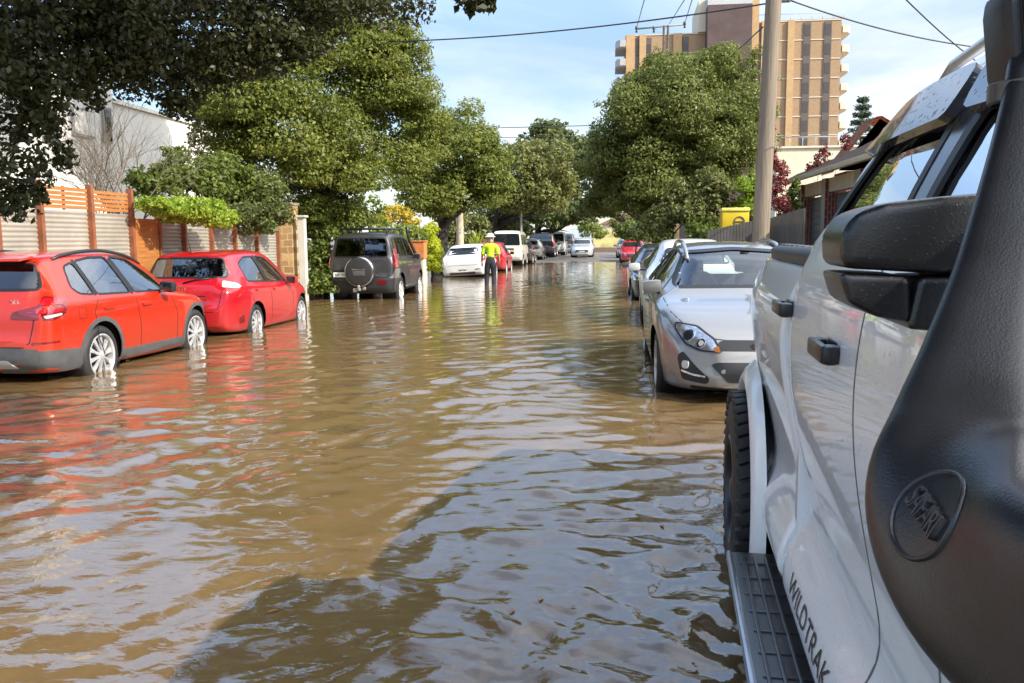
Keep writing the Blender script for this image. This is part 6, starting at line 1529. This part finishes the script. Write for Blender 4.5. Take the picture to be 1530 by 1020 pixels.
for lab, a, b in (('left wire rising from the far crossarm', (951, 42), (968, -20)), ('middle wire rising from the far crossarm', (1000, 35), (1035, -20)), ('right wire rising from the far crossarm', (1023, 35), (1040, -20))):
    wire(lab, [AY(*a, 62), AY(*b, 30)], .022)
wire('wire passing in front of the dark tower core', [AY(1140, 40, 20), AY(1080, 95, 45)], .018)
# far end of the street
BF = simple('blue_white_fence', (.42, .55, .66), .5, 0, .1)
p0, p1 = AY(848, 350, 96), AY(884, 350, 96)
ff = empty('sea_fence', ((p0.x+p1.x)/2, 96, 0), 0, 'pale blue slatted fence at the far end of the street', 'fence')
zt2 = AY(866, 341, 96).z; bm = bmesh.new()
for k in range(22): add_box(bm, (-(p1.x-p0.x)/2+(p1.x-p0.x)*k/21, 0, zt2/2), (.09, .05, zt2), None, 0)
for z in (.3, zt2-.1): add_box(bm, (0, .04, z), (p1.x-p0.x, .04, .1), None, 0)
mesh_obj('slats', bm, BF, ff, False)
bm = bmesh.new()
for dx in (-1.3, 1.2): add_box(bm, (dx, -.04, zt2/2), (.22, .16, zt2+.1), None, 0)
mesh_obj('post', bm, simple('white_post_paint', (.7, .7, .68), .6), ff, False)
p0, p1 = AY(880, 355, 100), AY(945, 355, 100); bm = bmesh.new(); xs_ = np.linspace(p0.x-2, p1.x+1, 30); zb_ = AY(915, 343, 100).z; prev = None
for x in xs_:
    r = [bm.verts.new((x, y, z)) for y, z in ((100, -.2), (101.5, zb_*.6+.15*math.sin(x)), (104, zb_+.2*math.sin(x*.7)), (112, zb_))]
    if prev:
        for k in range(3): bm.faces.new((prev[k], r[k], r[k+1], prev[k+1]))
    prev = r
bmesh.ops.recalc_face_normals(bm, faces=bm.faces)
o = mesh_obj('dune_bank', bm, simple('dry_grass_bank', (.30, .25, .09), .9, 0, .35, 1.2, bump=.8, bscale=5), None, True); tag(o, None, None, None, 'structure')
bm = bmesh.new(); a, b = AY(915, 368, 92), AY(990, 368, 92); add_box(bm, ((a.x+b.x)/2, 92, .22), (b.x-a.x+6, .25, .55), None, .02); o = mesh_obj('low_wall', bm, simple('brown_wall', (.17, .12, .09), .9), None, False); tag(o, 'low brown wall across the far end of the street', 'wall')
p = AY(931, 338, 106); fh = empty('far_house', (p.x, 106, 0), 0, 'small pale house at the far end of the street under the trees', 'house')
bm = bmesh.new(); add_box(bm, (0, 2, 1.5), (5, 4, 3.2), None, .03); mesh_obj('wall', bm, simple('pale_wall', (.55, .48, .40), .8), fh, False)
bm = bmesh.new(); add_prism(bm, [(-2.9, 3.1), (0, 4.4), (2.9, 3.1)], -.3, 4.3); mesh_obj('roof', bm, simple('brown_roof', (.22, .13, .09), .8), fh, False)
bm = bmesh.new(); add_box(bm, (-.8, -.03, 1.9), (1.0, .08, 1.1), None, 0); mesh_obj('window', bm, opaque_glass(), fh, False)
for px, lab in ((872, 'left of two thin lamp masts at the far end of the street'), (886, 'right of two thin lamp masts at the far end of the street')):
    p = AY(px, 350, 99); lm_ = empty('lamp_mast', (p.x, 99, 0), 0, lab, 'lamp mast', 'lamp masts at the far end'); zt3 = AY(px, 312, 99).z
    bm = bmesh.new(); add_tube(bm, [(0, 0, 0), (0, 0, zt3)], [.07, .05], 8); mesh_obj('mast', bm, simple('grey_pole', (.25, .23, .21), .6), lm_)
    bm = bmesh.new(); add_box(bm, (.15, 0, zt3), (.5, .2, .08), None, .02); mesh_obj('lamp_head', bm, simple('grey_pole', (.25, .23, .21), .6), lm_)
# low brick front walls and fences filling the left behind the cars
for lab, a, b, y0, mat, hh in (('paling fence behind the white hatchback', 640, 733, 53, simple('timber_palings', (.42, .30, .17), .8, 0, .3, 4), 1.7),):
    p0, p1 = AY(a, 380, y0), AY(b, 380, y0); fz = empty('paling_fence', ((p0.x+p1.x)/2, y0, 0), R_(0), lab, 'fence'); bm = bmesh.new(); L_ = p1.x-p0.x
    k = 0
    while k*.15 < L_: add_box(bm, (-L_/2+k*.15, 0, hh/2), (.12, .02, hh+.04*math.sin(k*7.0)), None, 0); k += 1
    mesh_obj('palings', bm, mat, fz, False)
# ------------------------------------------------------------------ person wading
p = AY(733, 425, 27.7); PX, PY = p.x, 27.7
PER = empty('person', (PX, PY, -.20), R_(0), 'person in a yellow green top, dark trousers and white hat wading between the parked cars', 'person')
J = {  # x right, y away, z up (metres) seen from behind, half turned to the left
 'pelvis': (0, 0, .94, .135, .105), 'waist': (.0, .0, 1.08, .130, .10), 'chest': (.01, .03, 1.30, .155, .115), 'uchest': (.02, .05, 1.43, .13, .10), 'neck': (.01, .07, 1.52, .055, .055), 'head0': (-.005, .09, 1.60, .075, .085), 'head1': (-.01, .095, 1.69, .082, .098), 'head2': (-.01, .09, 1.77, .05, .06),
 'lsh': (-.18, .05, 1.42, .062, .06), 'lel': (-.27, .06, 1.15, .045, .045), 'lwr': (-.30, .18, .94, .028, .032), 'lpalm': (-.30, .22, .87, .034, .018),
 'rsh': (.20, .05, 1.42, .062, .06), 'rel': (.27, .0, 1.14, .045, .045), 'rwr': (.28, .10, .92, .028, .032), 'rpalm': (.28, .13, .85, .034, .018),
 'lhip': (-.095, 0, .88, .10, .10), 'lkn': (-.12, .06, .50, .062, .065), 'lan': (-.13, -.02, .10, .042, .045), 'lto': (-.14, .13, .03, .04, .03),
 'rhip': (.095, 0, .88, .10, .10), 'rkn': (.11, .03, .50, .062, .065), 'ran': (.11, -.08, .10, .042, .045), 'rto': (.13, .08, .03, .04, .03)}
E_ = [('pelvis', 'waist'), ('waist', 'chest'), ('chest', 'uchest'), ('uchest', 'neck'), ('neck', 'head0'), ('head0', 'head1'), ('head1', 'head2'), ('uchest', 'lsh'), ('lsh', 'lel'), ('lel', 'lwr'), ('lwr', 'lpalm'), ('uchest', 'rsh'), ('rsh', 'rel'), ('rel', 'rwr'), ('rwr', 'rpalm'),
      ('pelvis', 'lhip'), ('lhip', 'lkn'), ('lkn', 'lan'), ('lan', 'lto'), ('pelvis', 'rhip'), ('rhip', 'rkn'), ('rkn', 'ran'), ('ran', 'rto')]
for s_ in 'lr':                       # five fingers each, slightly curled
    px_, py_, pz_ = J[s_+'palm'][:3]
    for i, (dx, L_) in enumerate(((-.024, .068), (-.008, .078), (.008, .072), (.022, .056))):
        J[s_+'f%da' % i] = (px_+dx, py_+.012, pz_-.035, .0085, .0085); J[s_+'f%db' % i] = (px_+dx*1.1, py_+.030, pz_-.035-L_*.55, .0078, .0078); J[s_+'f%dc' % i] = (px_+dx*1.1, py_+.055, pz_-.035-L_*.9, .006, .006)
        E_ += [(s_+'palm', s_+'f%da' % i), (s_+'f%da' % i, s_+'f%db' % i), (s_+'f%db' % i, s_+'f%dc' % i)]
    sg = 1 if s_ == 'l' else -1
    J[s_+'ta'] = (px_+sg*.036, py_+.02, pz_-.005, .010, .010); J[s_+'tb'] = (px_+sg*.045, py_+.045, pz_-.04, .0085, .0085)
    E_ += [(s_+'palm', s_+'ta'), (s_+'ta', s_+'tb')]
names = list(J); me = bpy.data.meshes.new('body')
me.from_pydata([J[n][:3] for n in names], [(names.index(a), names.index(b)) for a, b in E_], [])
tmp = bpy.data.objects.new('body', me); COL.objects.link(tmp)
md = tmp.modifiers.new('skin', 'SKIN'); md.use_smooth_shade = True; md.branch_smoothing = .6
if not me.skin_vertices: pass
for i, n in enumerate(names):
    sv = me.skin_vertices[0].data[i]; sv.radius = J[n][3:5]; sv.use_root = (n == 'pelvis')
tmp.modifiers.new('sub', 'SUBSURF').levels = 2; tmp.modifiers['sub'].render_levels = 2
bpy.context.view_layer.update()
full = bpy.data.meshes.new_from_object(tmp.evaluated_get(bpy.context.evaluated_depsgraph_get()))
bpy.data.objects.remove(tmp)
SKIN = simple('skin', (.45, .25, .18), .5, 0, .08)
full.materials.clear(); full.materials.append(SKIN); full.name = 'body'
for pl in full.polygons: pl.use_smooth = True
body = link(bpy.data.objects.new('body', full), PER)
bm = bmesh.new()                      # nose, ears, brow on the same head (faces away and to the left)
def clothes(name, test, off, mat):
    b = bmesh.new(); b.from_mesh(full); b.normal_update()
    bmesh.ops.delete(b, geom=[f for f in b.faces if not test(f.calc_center_median())], context='FACES')
    for v in b.verts: v.co += v.normal*off
    bmesh.ops.solidify(b, geom=b.faces[:], thickness=-.006)
    return mesh_obj(name, b, mat, PER)
HIV = simple('hi_vis_yellow', (.50, .72, .02), .7, 0, .1, 6); TRO = simple('dark_trousers', (.02, .02, .026), .85, 0, .3)
clothes('shirt', lambda c: (c.z > 1.08 and c.z < 1.50 and abs(c.x) < .235+.0*c.z) or (c.z > 1.17 and abs(c.x) >= .2 and c.z < 1.5), .018, HIV)
clothes('trousers', lambda c: .06 < c.z <= 1.11 and abs(c.x) < .22, .016, TRO)
clothes('boot', lambda c: c.z <= .12, .012, DARKP)
bm = bmesh.new(); hc = Vector((-.008, .093, 1.735))
add_lathe(bm, [(.175, -.012), (.165, .0), (.112, .018), (.108, .06), (.085, .095), (.03, .108), (.001, .11)], 24, 'z', hc); mesh_obj('hat', bm, simple('white_cloth', (.72, .71, .68), .8), PER)
bm = bmesh.new()
f = Vector((-.45, .89, 0)); s2 = Vector((.89, .45, 0)); hcen = Vector((-.008, .093, 1.66))
add_tube(bm, [hcen+f*.085+Vector((0, 0, .02)), hcen+f*.108+Vector((0, 0, -.01)), hcen+f*.088+Vector((0, 0, -.018))], [.010, .016, .012], 8)
for k in (-1, 1):
    add_lathe(bm, [(.001, 0), (.022, .004), (.028, .012), (.015, .016)], 10, 'x', hcen+s2*k*.078)
    add_box(bm, hcen+f*.088+s2*k*.033+Vector((0, 0, .022)), (.022, .012, .010), None, .003)
add_box(bm, hcen+f*.088+Vector((0, 0, -.045)), (.045, .014, .010), None, .003)
mesh_obj('face', bm, SKIN, PER)
